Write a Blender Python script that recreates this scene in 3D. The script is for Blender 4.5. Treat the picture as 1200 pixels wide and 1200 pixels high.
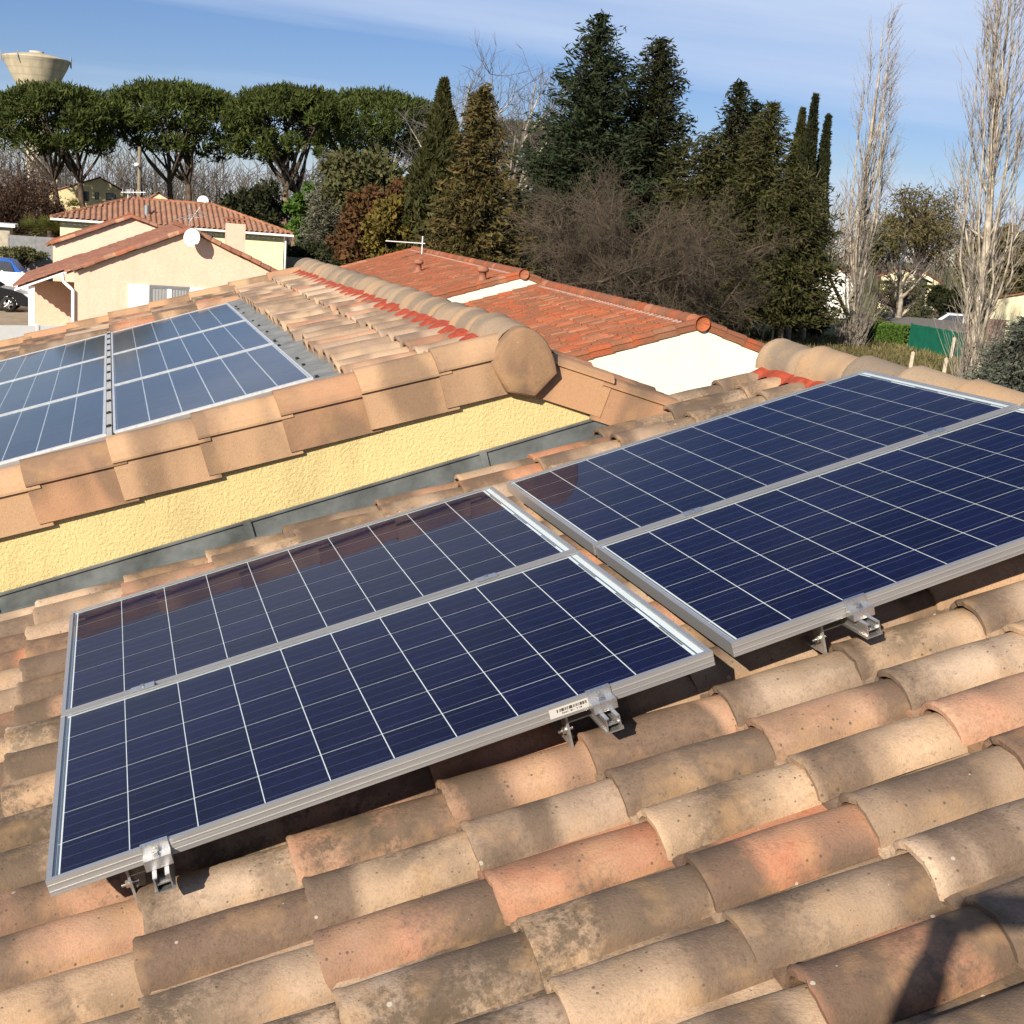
import bpy, math, random
import numpy as np
from mathutils import Matrix, Vector

for o in list(bpy.data.objects):
    bpy.data.objects.remove(o)
SC = bpy.context.scene
COL = SC.collection
R = math.radians

# ------------------------------------------------------------------ camera
CAM = np.array([0.123, -2.772, 1.487])
RIGHT = np.array([0.95378, -0.29158, 0.07385])
DOWN = np.array([0.00622, -0.22614, -0.97408])
FWD = np.array([0.30070, 0.92950, -0.21387])
FPX = 1509.4
FWD = FWD / np.linalg.norm(FWD)
RIGHT = RIGHT - FWD * (RIGHT @ FWD); RIGHT /= np.linalg.norm(RIGHT)
DOWN = np.cross(FWD, RIGHT)
cd = bpy.data.cameras.new('camera')
cd.sensor_width = 36.0; cd.lens = FPX / 1200 * 36; cd.clip_start = 0.02; cd.clip_end = 5000
co = bpy.data.objects.new('camera', cd); COL.objects.link(co)
mw = Matrix.Identity(4)
for i in range(3):
    mw[i][0] = RIGHT[i]; mw[i][1] = -DOWN[i]; mw[i][2] = -FWD[i]; mw[i][3] = CAM[i]
co.matrix_world = mw
SC.camera = co

# ------------------------------------------------------------------ sky, sun, exposure
SUN_AZ, SUN_EL = 222.0, 25.6          # degrees clockwise from +Y, above the horizon
w = bpy.data.worlds.new('World'); SC.world = w; w.use_nodes = True
nt = w.node_tree; nt.nodes.clear()
def N(tree, kind, **kw):
    n = tree.nodes.new(kind)
    for k, v in kw.items():
        if k in n.inputs.keys() if hasattr(n.inputs, 'keys') else False: n.inputs[k].default_value = v
        else: setattr(n, k, v)
    return n
sky = N(nt, 'ShaderNodeTexSky', sky_type='NISHITA', sun_disc=False)
sky.sun_elevation = R(SUN_EL); sky.sun_rotation = R(SUN_AZ)
sky.altitude = 100; sky.air_density = 1.0; sky.dust_density = 0.05; sky.ozone_density = 4.0
tc = N(nt, 'ShaderNodeTexCoord')
sep = N(nt, 'ShaderNodeSeparateXYZ'); nt.links.new(tc.outputs['Generated'], sep.inputs[0])
ad = N(nt, 'ShaderNodeMath', operation='ADD'); ad.inputs[1].default_value = 0.10; nt.links.new(sep.outputs['Z'], ad.inputs[0])
mx = N(nt, 'ShaderNodeMath', operation='MAXIMUM'); mx.inputs[1].default_value = 0.03; nt.links.new(ad.outputs[0], mx.inputs[0])
dx = N(nt, 'ShaderNodeMath', operation='DIVIDE'); nt.links.new(sep.outputs['X'], dx.inputs[0]); nt.links.new(mx.outputs[0], dx.inputs[1])
dy = N(nt, 'ShaderNodeMath', operation='DIVIDE'); nt.links.new(sep.outputs['Y'], dy.inputs[0]); nt.links.new(mx.outputs[0], dy.inputs[1])
cb = N(nt, 'ShaderNodeCombineXYZ'); nt.links.new(dx.outputs[0], cb.inputs[0]); nt.links.new(dy.outputs[0], cb.inputs[1])
mp = N(nt, 'ShaderNodeMapping'); mp.inputs['Rotation'].default_value = (0, 0, R(-28)); mp.inputs['Scale'].default_value = (0.42, 0.95, 1)
mp.inputs['Location'].default_value = (10.72, 2.2345, 0)
nt.links.new(cb.outputs[0], mp.inputs[0])
no = N(nt, 'ShaderNodeTexNoise'); no.inputs['Scale'].default_value = 0.55; no.inputs['Detail'].default_value = 7; no.inputs['Roughness'].default_value = 0.52
no.inputs['Distortion'].default_value = 0.35
nt.links.new(mp.outputs[0], no.inputs['Vector'])
rp = N(nt, 'ShaderNodeValToRGB'); rp.color_ramp.elements[0].position = 0.45; rp.color_ramp.elements[1].position = 0.67
rp.color_ramp.elements[0].color = (0, 0, 0, 1); rp.color_ramp.elements[1].color = (0.9, 0.9, 0.9, 1)
nt.links.new(no.outputs['Fac'], rp.inputs[0])
mix = N(nt, 'ShaderNodeMix', data_type='RGBA'); nt.links.new(rp.outputs[0], mix.inputs['Factor'])
hs = N(nt, 'ShaderNodeHueSaturation'); hs.inputs['Saturation'].default_value = 1.07; nt.links.new(sky.outputs[0], hs.inputs['Color'])
tn = N(nt, 'ShaderNodeMix', data_type='RGBA', blend_type='MULTIPLY'); tn.inputs['Factor'].default_value = 1.0; tn.inputs['B'].default_value = (0.93, 0.91, 1.13, 1); nt.links.new(hs.outputs[0], tn.inputs['A']); nt.links.new(tn.outputs['Result'], mix.inputs['A']); mix.inputs['B'].default_value = (7.6, 9.0, 11.6, 1)
bg = N(nt, 'ShaderNodeBackground'); bg.inputs['Strength'].default_value = 0.053
nt.links.new(mix.outputs['Result'], bg.inputs['Color'])
wo = N(nt, 'ShaderNodeOutputWorld'); nt.links.new(bg.outputs[0], wo.inputs[0])

sd = bpy.data.lights.new('sun', 'SUN'); sd.energy = 5.0; sd.angle = R(0.53); sd.color = (1.0, 0.90, 0.76)
so = bpy.data.objects.new('sun', sd); COL.objects.link(so)
SUNV = Vector((math.sin(R(SUN_AZ)) * math.cos(R(SUN_EL)), math.cos(R(SUN_AZ)) * math.cos(R(SUN_EL)), math.sin(R(SUN_EL))))
so.rotation_euler = SUNV.to_track_quat('Z', 'Y').to_euler(); so.location = SUNV * 60
SC.cycles.diffuse_bounces = 3; SC.cycles.max_bounces = 8; SC.cycles.caustics_reflective = False; SC.cycles.caustics_refractive = False
vs = SC.view_settings
vs.view_transform = 'Standard'; vs.look = 'None'; vs.gamma = 1; vs.use_curve_mapping = False; vs.exposure = 0.62

# ------------------------------------------------------------------ helpers
rng = np.random.default_rng(7)
random.seed(7)
GROUND = -3.4
TH = R(17.5); CT, ST = math.cos(TH), math.sin(TH)
def pix(x, y):
    d = RIGHT * (x - 600) / FPX + DOWN * (y - 600) / FPX + FWD
    return d
def at(x, y, D):                       # the point seen at (x, y) of the photograph, D metres away on the map
    d = pix(x, y); return CAM + d * D / math.hypot(d[0], d[1])
def onY(x, y, Y):
    d = pix(x, y); return CAM + d * (Y - CAM[1]) / d[1]
def onZ(x, y, Z):
    d = pix(x, y); return CAM + d * (Z - CAM[2]) / d[2]
def pxw(D):                            # metres per pixel at distance D
    return D / FPX
ROOFM = Matrix(((CT, 0, -ST, 0), (0, 1, 0, 0), (ST, 0, CT, 0), (0, 0, 0, 1)))   # roof (u, v, w) -> world

class MB:
    """collects shapes into one mesh"""
    def __init__(s): s.v = []; s.f = []; s.m = []; s.sm = []; s.M = None
    def add(s, vs, fs, mi=0, smooth=False):
        b = len(s.v)
        if s.M is not None: vs = [tuple(s.M @ Vector(p)) for p in vs]
        s.v += [tuple(map(float, p)) for p in vs]
        for f in fs: s.f.append([i + b for i in f]); s.m.append(mi); s.sm.append(smooth)
        return s
    def box(s, x0, x1, y0, y1, z0, z1, mi=0):
        return s.add([(x0,y0,z0),(x1,y0,z0),(x1,y1,z0),(x0,y1,z0),(x0,y0,z1),(x1,y0,z1),(x1,y1,z1),(x0,y1,z1)],
                     [(0,3,2,1),(4,5,6,7),(0,1,5,4),(1,2,6,5),(2,3,7,6),(3,0,4,7)], mi)
    def tube(s, pts, rad, k=8, mi=0, smooth=True, cap=True):
        pts = [Vector(p) for p in pts]; n = len(pts)
        if not hasattr(rad, '__len__'): rad = [rad] * n
        vs = []
        up = None
        for i, p in enumerate(pts):
            d = (pts[min(i+1, n-1)] - pts[max(i-1, 0)]).normalized()
            if up is None: up = d.orthogonal().normalized()
            up = (up - d * up.dot(d)).normalized(); b = d.cross(up)
            for j in range(k):
                a = 2 * math.pi * j / k
                vs.append(p + (up * math.cos(a) + b * math.sin(a)) * rad[i])
        fs = [(i*k+j, i*k+(j+1)%k, (i+1)*k+(j+1)%k, (i+1)*k+j) for i in range(n-1) for j in range(k)]
        s.add(vs, fs, mi, smooth)
        if cap:
            s.add(vs[:k], [tuple(range(k))[::-1]], mi); s.add(vs[-k:], [tuple(range(k))], mi)
        return s
    def lathe(s, prof, k=24, mi=0, smooth=True, c=(0,0,0)):
        vs = [(c[0]+r*math.cos(2*math.pi*j/k), c[1]+r*math.sin(2*math.pi*j/k), c[2]+z) for r, z in prof for j in range(k)]
        fs = [(i*k+j, i*k+(j+1)%k, (i+1)*k+(j+1)%k, (i+1)*k+j) for i in range(len(prof)-1) for j in range(k)]
        return s.add(vs, fs, mi, smooth)
    def prism(s, poly, ax, a0, a1, mi=0):
        """poly in the two other axes (order x,y,z without ax), extruded along ax from a0 to a1"""
        def P(p, a):
            q = list(p); q.insert(ax, a); return q
        n = len(poly)
        vs = [P(p, a0) for p in poly] + [P(p, a1) for p in poly]
        fs = [tuple(range(n)), tuple(range(2*n-1, n-1, -1))] + [(i, i+n, (i+1)%n+n, (i+1)%n) for i in range(n)]
        return s.add(vs, fs, mi)
    def mesh(s, name, mats):
        me = bpy.data.meshes.new(name); me.from_pydata(s.v, [], s.f)
        for m in (mats if isinstance(mats, (list, tuple)) else [mats]): me.materials.append(m)
        me.polygons.foreach_set('material_index', s.m); me.polygons.foreach_set('use_smooth', s.sm)
        me.update()
        bm = None
        return me
    def build(s, name, mats, parent=None):
        return link(name, s.mesh(name, mats), parent)
def fixn(me):
    import bmesh
    b = bmesh.new(); b.from_mesh(me); bmesh.ops.recalc_face_normals(b, faces=b.faces); b.to_mesh(me); b.free(); return me
def link(name, me, parent=None, M=None):
    o = bpy.data.objects.new(name, me); COL.objects.link(o)
    if parent is not None: o.parent = parent
    if M is not None: o.matrix_local = M
    return o
def np_mesh(name, V, F, mat, smooth=False):
    """V (n,3), F (m,k) arrays, k constant"""
    me = bpy.data.meshes.new(name); n, k = F.shape
    me.vertices.add(len(V)); me.vertices.foreach_set('co', np.ascontiguousarray(V, np.float32).ravel())
    me.loops.add(n*k); me.loops.foreach_set('vertex_index', np.ascontiguousarray(F, np.int32).ravel())
    me.polygons.add(n); me.polygons.foreach_set('loop_start', np.arange(n, dtype=np.int32)*k)
    try: me.polygons.foreach_set('loop_total', np.full(n, k, np.int32))
    except Exception: pass
    if smooth: me.polygons.foreach_set('use_smooth', np.ones(n, bool))
    me.materials.append(mat); me.update(calc_edges=True); me.validate(); return me
def tag(o, label, cat, group=None):
    o['label'] = label; o['category'] = cat
    if group: o['group'] = group
    return o
def thing(name, label, cat, loc=(0,0,0), rz=0.0, group=None):
    o = bpy.data.objects.new(name, None); COL.objects.link(o); o.empty_display_size = 0.2
    o.location = loc; o.rotation_euler = (0, 0, rz)
    return tag(o, label, cat, group)
def structure(o): o['kind'] = 'structure'; return o
def stuff(o): o['kind'] = 'stuff'; return o

# ------------------------------------------------------------------ materials
def new_mat(name, rough=0.8, spec=0.3):
    m = bpy.data.materials.new(name); m.use_nodes = True
    t = m.node_tree; b = t.nodes['Principled BSDF']
    b.inputs['Roughness'].default_value = rough; b.inputs['Specular IOR Level'].default_value = spec
    return m, t, b
def ramp(t, src, stops, interp='LINEAR'):
    r = t.nodes.new('ShaderNodeValToRGB'); r.color_ramp.interpolation = interp
    el = r.color_ramp.elements
    while len(el) < len(stops): el.new(0.5)
    for e, (p, c) in zip(el, stops):
        e.position = p; e.color = (c[0], c[1], c[2], 1) if hasattr(c, '__len__') else (c, c, c, 1)
    t.links.new(src, r.inputs[0]); return r.outputs[0]
def noise(t, vec, scale, detail=4, rough=0.55, dist=0.0):
    n = t.nodes.new('ShaderNodeTexNoise'); n.inputs['Scale'].default_value = scale; n.inputs['Detail'].default_value = detail
    n.inputs['Roughness'].default_value = rough; n.inputs['Distortion'].default_value = dist
    if vec is not None: t.links.new(vec, n.inputs['Vector'])
    return n.outputs['Fac']
def mixc(t, fac, a, b, mode='MIX'):
    m = t.nodes.new('ShaderNodeMix'); m.data_type = 'RGBA'; m.blend_type = mode
    for k, x in (('Factor', fac), ('A', a), ('B', b)):
        if hasattr(x, 'links') or hasattr(x, 'is_linked'): t.links.new(x, m.inputs[k])
        elif k == 'Factor': m.inputs[k].default_value = x
        else: m.inputs[k].default_value = (x[0], x[1], x[2], 1)
    return m.outputs['Result']
def math_(t, op, a, b=None):
    m = t.nodes.new('ShaderNodeMath'); m.operation = op
    for i, x in enumerate((a, b)):
        if x is None: continue
        if hasattr(x, 'is_linked'): t.links.new(x, m.inputs[i])
        else: m.inputs[i].default_value = x
    return m.outputs[0]
def mapping(t, vec, loc=(0,0,0), sc=(1,1,1)):
    m = t.nodes.new('ShaderNodeMapping'); t.links.new(vec, m.inputs[0])
    m.inputs['Location'].default_value = loc; m.inputs['Scale'].default_value = sc
    return m.outputs[0]
def bump(t, b, h, dist=0.002, strength=0.6):
    n = t.nodes.new('ShaderNodeBump'); n.inputs['Distance'].default_value = dist; n.inputs['Strength'].default_value = strength
    t.links.new(h, n.inputs['Height']); t.links.new(n.outputs[0], b.inputs['Normal'])
def coords(t, which='Object'):
    return t.nodes.new('ShaderNodeTexCoord').outputs[which]
def plain(name, col, rough=0.7, spec=0.3, metal=0.0, var=0.12, sc=6.0, bmp=0.0, bsc=60.0):
    m, t, b = new_mat(name, rough, spec); b.inputs['Metallic'].default_value = metal
    g = t.nodes.new('ShaderNodeNewGeometry').outputs['Position']
    n = noise(t, g, sc, 5, 0.6)
    lo = [c*(1-var*1.6) for c in col]; hi = [min(1, c*(1+var*1.2)) for c in col]
    t.links.new(ramp(t, n, [(0.3, lo), (0.7, hi)]), b.inputs['Base Color'])
    if bmp: bump(t, b, noise(t, g, bsc, 4, 0.6), bmp, 0.8)
    return m

def tile_mat(name, palette, dark, dark_amt=0.8, attr=False, speck=1.0, soot=0.0, patch=4.4, detail=True, grain=1.0):
    m, t, b = new_mat(name, 0.86, 0.22)
    if attr:
        a = t.nodes.new('ShaderNodeAttribute'); a.attribute_name = 'rnd'; rnd = a.outputs['Fac']
        a2 = t.nodes.new('ShaderNodeAttribute'); a2.attribute_name = 'loc'; vec = a2.outputs['Vector']
    else:
        oi = t.nodes.new('ShaderNodeObjectInfo'); rnd = oi.outputs['Random']; vec = coords(t)
    cx = t.nodes.new('ShaderNodeCombineXYZ')
    t.links.new(math_(t, 'MULTIPLY', rnd, 91.7), cx.inputs[0]); t.links.new(math_(t, 'MULTIPLY', rnd, 57.3), cx.inputs[1]); t.links.new(math_(t, 'MULTIPLY', rnd, 33.1), cx.inputs[2])
    va = t.nodes.new('ShaderNodeVectorMath'); va.operation = 'ADD'; t.links.new(vec, va.inputs[0]); t.links.new(cx.outputs[0], va.inputs[1])
    v = va.outputs[0]
    n = len(palette)
    base = ramp(t, math_(t, 'FRACT', math_(t, 'MULTIPLY', rnd, 7.13)), [(i/n, c) for i, c in enumerate(palette)], 'CONSTANT')
    # slow drift of colour over the clay
    base = mixc(t, ramp(t, noise(t, mapping(t, v, sc=(1, 1.3, 1)), 7, 3), [(0.35, 0.0), (0.7, 0.45)]), base, palette[0], 'MIX')
    g = noise(t, v, 60, 5 if detail else 2, 0.74)
    # kiln-flashed dark patches, mostly along the length
    fl = noise(t, mapping(t, v, sc=(1.0, 0.28, 0.28)), patch, 1.5, 0.45, 0.25)
    fl = math_(t, 'ADD', fl, math_(t, 'MULTIPLY', math_(t, 'SUBTRACT', g, 0.5), 0.18))
    base = mixc(t, ramp(t, fl, [(0.45, 0.0), (0.56, dark_amt)]), base, dark)
    base = mixc(t, 1.0, base, ramp(t, g, [(0.28, 1-0.42*grain), (0.5, 1-0.03*grain), (0.75, 1+0.22*grain)]), 'MULTIPLY')
    if detail:
        pit = noise(t, v, 170, 3, 0.75)
        base = mixc(t, 1.0, base, ramp(t, pit, [(0.28, 1-0.50*grain), (0.42, 1-0.05*grain), (0.70, 1+0.12*grain)]), 'MULTIPLY')
        cl = noise(t, mapping(t, v, (5.3, 0, 0)), 7, 2)
        if soot:
            P = t.nodes.new('ShaderNodeNewGeometry').outputs['Position']
            s1 = noise(t, mapping(t, P, (2.2, 0.4, 0)), 1.15, 2, 0.55)
            sm = math_(t, 'MULTIPLY', ramp(t, s1, [(0.42, 0.0), (0.58, 1.0)]), ramp(t, math_(t, 'ADD', math_(t, 'MULTIPLY', g, 0.5), math_(t, 'MULTIPLY', cl, 0.5)), [(0.42, 0.0), (0.56, 1.0)]))
            base = mixc(t, math_(t, 'MULTIPLY', sm, soot), base, (0.092, 0.068, 0.046))
        base = mixc(t, ramp(t, noise(t, mapping(t, v, (1.7, 4.1, 0)), 9, 3, 0.6), [(0.52, 0.0), (0.70, 0.34)]), base, (0.43, 0.26, 0.12))
        # lichen: dark and pale specks
        for sc_, th_, lo_, col_, am in ((75, 0.30, 0.55, (0.075, 0.062, 0.045), 0.75), (34, 0.22, 0.10, (0.46, 0.43, 0.35), 0.7)):
            vo = t.nodes.new('ShaderNodeTexVoronoi'); vo.inputs['Scale'].default_value = sc_; t.links.new(v, vo.inputs['Vector'])
            sx = t.nodes.new('ShaderNodeSeparateColor'); t.links.new(vo.outputs['Color'], sx.inputs[0])
            ms = math_(t, 'LESS_THAN', vo.outputs['Distance'], math_(t, 'MULTIPLY', sx.outputs[1], th_))
            keep = math_(t, 'LESS_THAN', sx.outputs[0], ramp(t, cl, [(0.44, 0.015), (0.66, lo_)]))
            base = mixc(t, math_(t, 'MULTIPLY', math_(t, 'MULTIPLY', ms, keep), am * speck), base, col_)
    t.links.new(base, b.inputs['Base Color'])
    bump(t, b, noise(t, v, 150, 2 if detail else 1, 0.7), 0.0022, 0.75)
    return m
PAL_OLD = [(0.445,0.314,0.206),(0.413,0.225,0.142),(0.477,0.343,0.229),(0.350,0.249,0.176),(0.456,0.299,0.184),(0.403,0.170,0.093),(0.435,0.304,0.199),(0.382,0.199,0.127),(0.488,0.359,0.254),(0.318,0.225,0.151),(0.466,0.323,0.206),(0.424,0.240,0.151),(0.498,0.369,0.263),(0.371,0.264,0.180),(0.456,0.289,0.171),(0.435,0.184,0.098),(0.403,0.299,0.214),(0.286,0.199,0.142)]
PAL_VERGE = [(0.43,0.26,0.15),(0.41,0.225,0.13),(0.45,0.29,0.17),(0.38,0.21,0.12),(0.44,0.25,0.135)]
PAL_ORANGE = [(0.344,0.100,0.044),(0.258,0.092,0.048),(0.370,0.176,0.100),(0.292,0.084,0.040),(0.215,0.088,0.050),(0.353,0.116,0.056),(0.370,0.100,0.040),(0.396,0.120,0.048),(0.344,0.084,0.034),(0.361,0.136,0.068),(0.318,0.096,0.048),(0.387,0.152,0.080),(0.344,0.092,0.040)]
PAL_RED = [(0.30,0.12,0.075),(0.34,0.15,0.09),(0.27,0.125,0.085),(0.36,0.19,0.12),(0.30,0.15,0.10),(0.38,0.14,0.07)]
PAL_TERRA = [(0.38,0.20,0.125),(0.36,0.18,0.11),(0.40,0.23,0.15)]
M_TILE = tile_mat('clay_tile_weathered', PAL_OLD, (0.130,0.090,0.064), 0.90, soot=0.90, grain=0.72, patch=3.8)
M_TILE_A = tile_mat('clay_tile_weathered_run', PAL_OLD, (0.130,0.090,0.064), 0.90, attr=True, soot=0.90)
M_TILE_Y = tile_mat('clay_tile_sandy', PAL_OLD + [(0.50,0.36,0.235),(0.45,0.25,0.15)], (0.17,0.12,0.088), 0.75, speck=0.3, grain=0.45)
M_VERGE = tile_mat('clay_verge_tile', PAL_VERGE, (0.19,0.125,0.08), 0.80, speck=0.3, patch=4.0, grain=0.30)
M_RIDGE = tile_mat('clay_ridge_tile', [(0.34,0.25,0.165),(0.37,0.265,0.17),(0.32,0.235,0.16),(0.39,0.26,0.155)], (0.20,0.16,0.12), 0.8, speck=0.5, patch=4.0, grain=0.45)
M_CAP = tile_mat('clay_end_cap', [(0.255,0.155,0.09),(0.27,0.165,0.095)], (0.13,0.088,0.058), 0.8, speck=0.3, patch=5.0, grain=0.4)
M_ORANGE = tile_mat('clay_tile_orange', PAL_ORANGE, (0.20,0.095,0.052), 0.70, detail=False, patch=2.0)
M_ORANGE_A = tile_mat('clay_tile_orange_run', PAL_ORANGE, (0.20,0.095,0.052), 0.70, attr=True, detail=False, patch=2.0)
M_RED_A = tile_mat('clay_tile_red_run', PAL_RED, (0.17,0.085,0.06), 0.6, attr=True, detail=False)
M_TERRA_A = tile_mat('clay_tile_terracotta_run', PAL_TERRA, (0.2,0.11,0.08), 0.3, attr=True, detail=False)

def plaster(name, col, grain=26, dist=0.006, var=0.08, stain=0.0):
    m, t, b = new_mat(name, 0.92, 0.15)
    g = t.nodes.new('ShaderNodeNewGeometry').outputs['Position']
    big = noise(t, g, 1.6, 4); fine = noise(t, g, grain, 5, 0.62, 0.4)
    c = ramp(t, big, [(0.3, [x*(1-var) for x in col]), (0.7, [min(1, x*(1+var*0.5)) for x in col])])
    c = mixc(t, 1.0, c, ramp(t, fine, [(0.3, 0.90), (0.6, 1.05)]), 'MULTIPLY')
    if stain:
        st_ = noise(t, mapping(t, g, sc=(5, 5, 0.9)), 1.0, 4, 0.65)
        c = mixc(t, ramp(t, st_, [(0.50, 0.0), (0.72, stain)]), c, [x*0.55 for x in col])
    t.links.new(c, b.inputs['Base Color']); bump(t, b, fine, dist, 0.9)
    return m
M_YELLOW = plaster('yellow_roughcast', (0.62, 0.50, 0.235), 70, 0.009, 0.10, 0.35)
M_CREAM = plaster('cream_render', (0.78, 0.73, 0.58), 20, 0.003, 0.06, 0.10)
M_PEACH = plaster('peach_render', (0.72, 0.50, 0.375), 12, 0.003, 0.05, 0.12)
M_PINK = plaster('pink_render', (0.74, 0.55, 0.42), 12, 0.003, 0.05)
M_PALE = plaster('pale_yellow_render', (0.78, 0.70, 0.45), 10, 0.003, 0.05)
M_BEIGE = plaster('beige_render', (0.66, 0.54, 0.31), 10, 0.003, 0.06)
M_WHITEWALL = plaster('white_render', (0.80, 0.78, 0.72), 10, 0.003, 0.04)
M_ZINC = plain('grey_zinc', (0.16, 0.175, 0.172), 0.55, 0.5, 0.35, 0.30, 5, 0.002, 14)
M_LEAD = plain('grey_lead_flashing', (0.22, 0.225, 0.215), 0.7, 0.3, 0.1, 0.22, 7, 0.003, 25)
M_REDCLOS = plain('red_ridge_closure', (0.33, 0.06, 0.03), 0.75, 0.2, 0, 0.2, 30, 0.002, 80)
M_MORTAR = plain('lime_mortar', (0.55, 0.47, 0.36), 0.95, 0.1, 0, 0.15, 20, 0.003, 90)
M_WHITE = plain('white_paint', (0.80, 0.80, 0.78), 0.45, 0.4, 0, 0.03)
M_WOODDK = plain('dark_wood', (0.10, 0.06, 0.04), 0.7, 0.2, 0, 0.2)
M_CONC = plain('concrete', (0.45, 0.40, 0.31), 0.9, 0.15, 0, 0.15, 3)
M_GREY = plain('grey_metal', (0.30, 0.31, 0.32), 0.45, 0.5, 0.6, 0.1)
M_STEEL = plain('stainless_steel', (0.62, 0.60, 0.56), 0.25, 0.5, 1.0, 0.08, 30)
M_GALV = plain('galvanised_steel', (0.50, 0.49, 0.47), 0.45, 0.5, 0.8, 0.15, 40)
M_BLACK = plain('black_rubber', (0.02, 0.02, 0.02), 0.7, 0.2, 0, 0.1)
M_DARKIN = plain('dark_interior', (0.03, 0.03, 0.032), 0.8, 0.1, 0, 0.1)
M_GLASSDK = plain('window_glass', (0.05, 0.055, 0.06), 0.06, 0.6, 0, 0.1)
M_CURTAIN = plain('net_curtain', (0.30, 0.30, 0.30), 0.9, 0.1, 0, 0.05)
def brushed(name, col, rough, metal, streak):
    m, t, b = new_mat(name, rough, 0.5); b.inputs['Metallic'].default_value = metal
    v = coords(t)
    n = noise(t, mapping(t, v, sc=streak), 40, 4, 0.6)
    t.links.new(ramp(t, n, [(0.3, [c*0.86 for c in col]), (0.7, [min(1, c*1.06) for c in col])]), b.inputs['Base Color'])
    t.links.new(ramp(t, n, [(0.2, rough*0.8), (0.8, min(1, rough*1.25))]), b.inputs['Roughness'])
    return m
M_ALU = brushed('anodised_aluminium', (0.56, 0.555, 0.54), 0.42, 0.75, (0.05, 6, 6))
M_ALUR = brushed('mill_aluminium', (0.72, 0.71, 0.69), 0.30, 0.9, (6, 0.05, 6))
M_BACKSHEET = plain('white_backsheet', (0.80, 0.82, 0.84), 0.5, 0.3, 0, 0.03)
M_RIBBON = plain('tinned_ribbon', (0.30, 0.32, 0.34), 0.4, 0.5, 0.7, 0.05)
def cell_mat(name, col, lines=True):
    m, t, b = new_mat(name, 0.38, 0.12)
    v = coords(t); oi = t.nodes.new('ShaderNodeObjectInfo')
    vo = t.nodes.new('ShaderNodeTexVoronoi'); vo.inputs['Scale'].default_value = 60
    cx = t.nodes.new('ShaderNodeVectorMath'); cx.operation = 'ADD'; t.links.new(v, cx.inputs[0]); t.links.new(oi.outputs['Location'], cx.inputs[1])
    t.links.new(cx.outputs[0], vo.inputs['Vector'])
    sx = t.nodes.new('ShaderNodeSeparateColor'); t.links.new(vo.outputs['Color'], sx.inputs[0])
    c = ramp(t, sx.outputs[0], [(0.0, [x*0.72 for x in col]), (1.0, [x*1.30 for x in col])])
    c = mixc(t, 1.0, c, ramp(t, oi.outputs['Random'], [(0, (0.70, 0.74, 0.80)), (1, (1.28, 1.2, 1.16))]), 'MULTIPLY')
    if lines:
        sy = t.nodes.new('ShaderNodeSeparateXYZ'); t.links.new(v, sy.inputs[0])
        # three busbars along the cell
        bb = math_(t, 'PINGPONG', math_(t, 'ADD', sy.outputs['Y'], 0.078), 0.026)
        bb = math_(t, 'LESS_THAN', math_(t, 'ABSOLUTE', math_(t, 'SUBTRACT', bb, 0.026)), 0.0009)
        c = mixc(t, math_(t, 'MULTIPLY', bb, 0.22), c, (0.30, 0.32, 0.38))
    t.links.new(c, b.inputs['Base Color'])
    return m
M_CELL = cell_mat('polycrystalline_cell', (0.0026, 0.0030, 0.030))
M_CELL2 = cell_mat('polycrystalline_cell_old', (0.008, 0.012, 0.030), False)
def pane_mat(name, rough=0.03, dust=0.0, ior=1.18):
    m = bpy.data.materials.new(name); m.use_nodes = True; t = m.node_tree; t.nodes.clear()
    out = t.nodes.new('ShaderNodeOutputMaterial'); tr = t.nodes.new('ShaderNodeBsdfTransparent'); gl = t.nodes.new('ShaderNodeBsdfGlossy')
    gl.inputs['Roughness'].default_value = rough; tr.inputs['Color'].default_value = (0.93, 0.95, 0.95, 1)
    fr = t.nodes.new('ShaderNodeFresnel'); fr.inputs['IOR'].default_value = ior
    mxs = t.nodes.new('ShaderNodeMixShader'); t.links.new(math_(t, 'MULTIPLY', fr.outputs[0], math_(t, 'SUBTRACT', 1.0, t.nodes.new('ShaderNodeNewGeometry').outputs['Backfacing'])), mxs.inputs[0]); t.links.new(tr.outputs[0], mxs.inputs[1]); t.links.new(gl.outputs[0], mxs.inputs[2])
    res = mxs.outputs[0]
    if dust:
        df = t.nodes.new('ShaderNodeBsdfDiffuse'); df.inputs['Color'].default_value = (0.42, 0.41, 0.40, 1)
        m2 = t.nodes.new('ShaderNodeMixShader')
        g = t.nodes.new('ShaderNodeNewGeometry').outputs['Position']
        t.links.new(ramp(t, noise(t, g, 3.0, 5, 0.6), [(0.3, dust*0.7), (0.7, dust*1.3)]), m2.inputs[0])
        t.links.new(res, m2.inputs[1]); t.links.new(df.outputs[0], m2.inputs[2]); res = m2.outputs[0]
    t.links.new(res, out.inputs['Surface']); return m
M_PANE = pane_mat('panel_glass', 0.03, 0.003)
M_PANE2 = pane_mat('dusty_panel_glass', 0.08, 0.05, 1.33)

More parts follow.
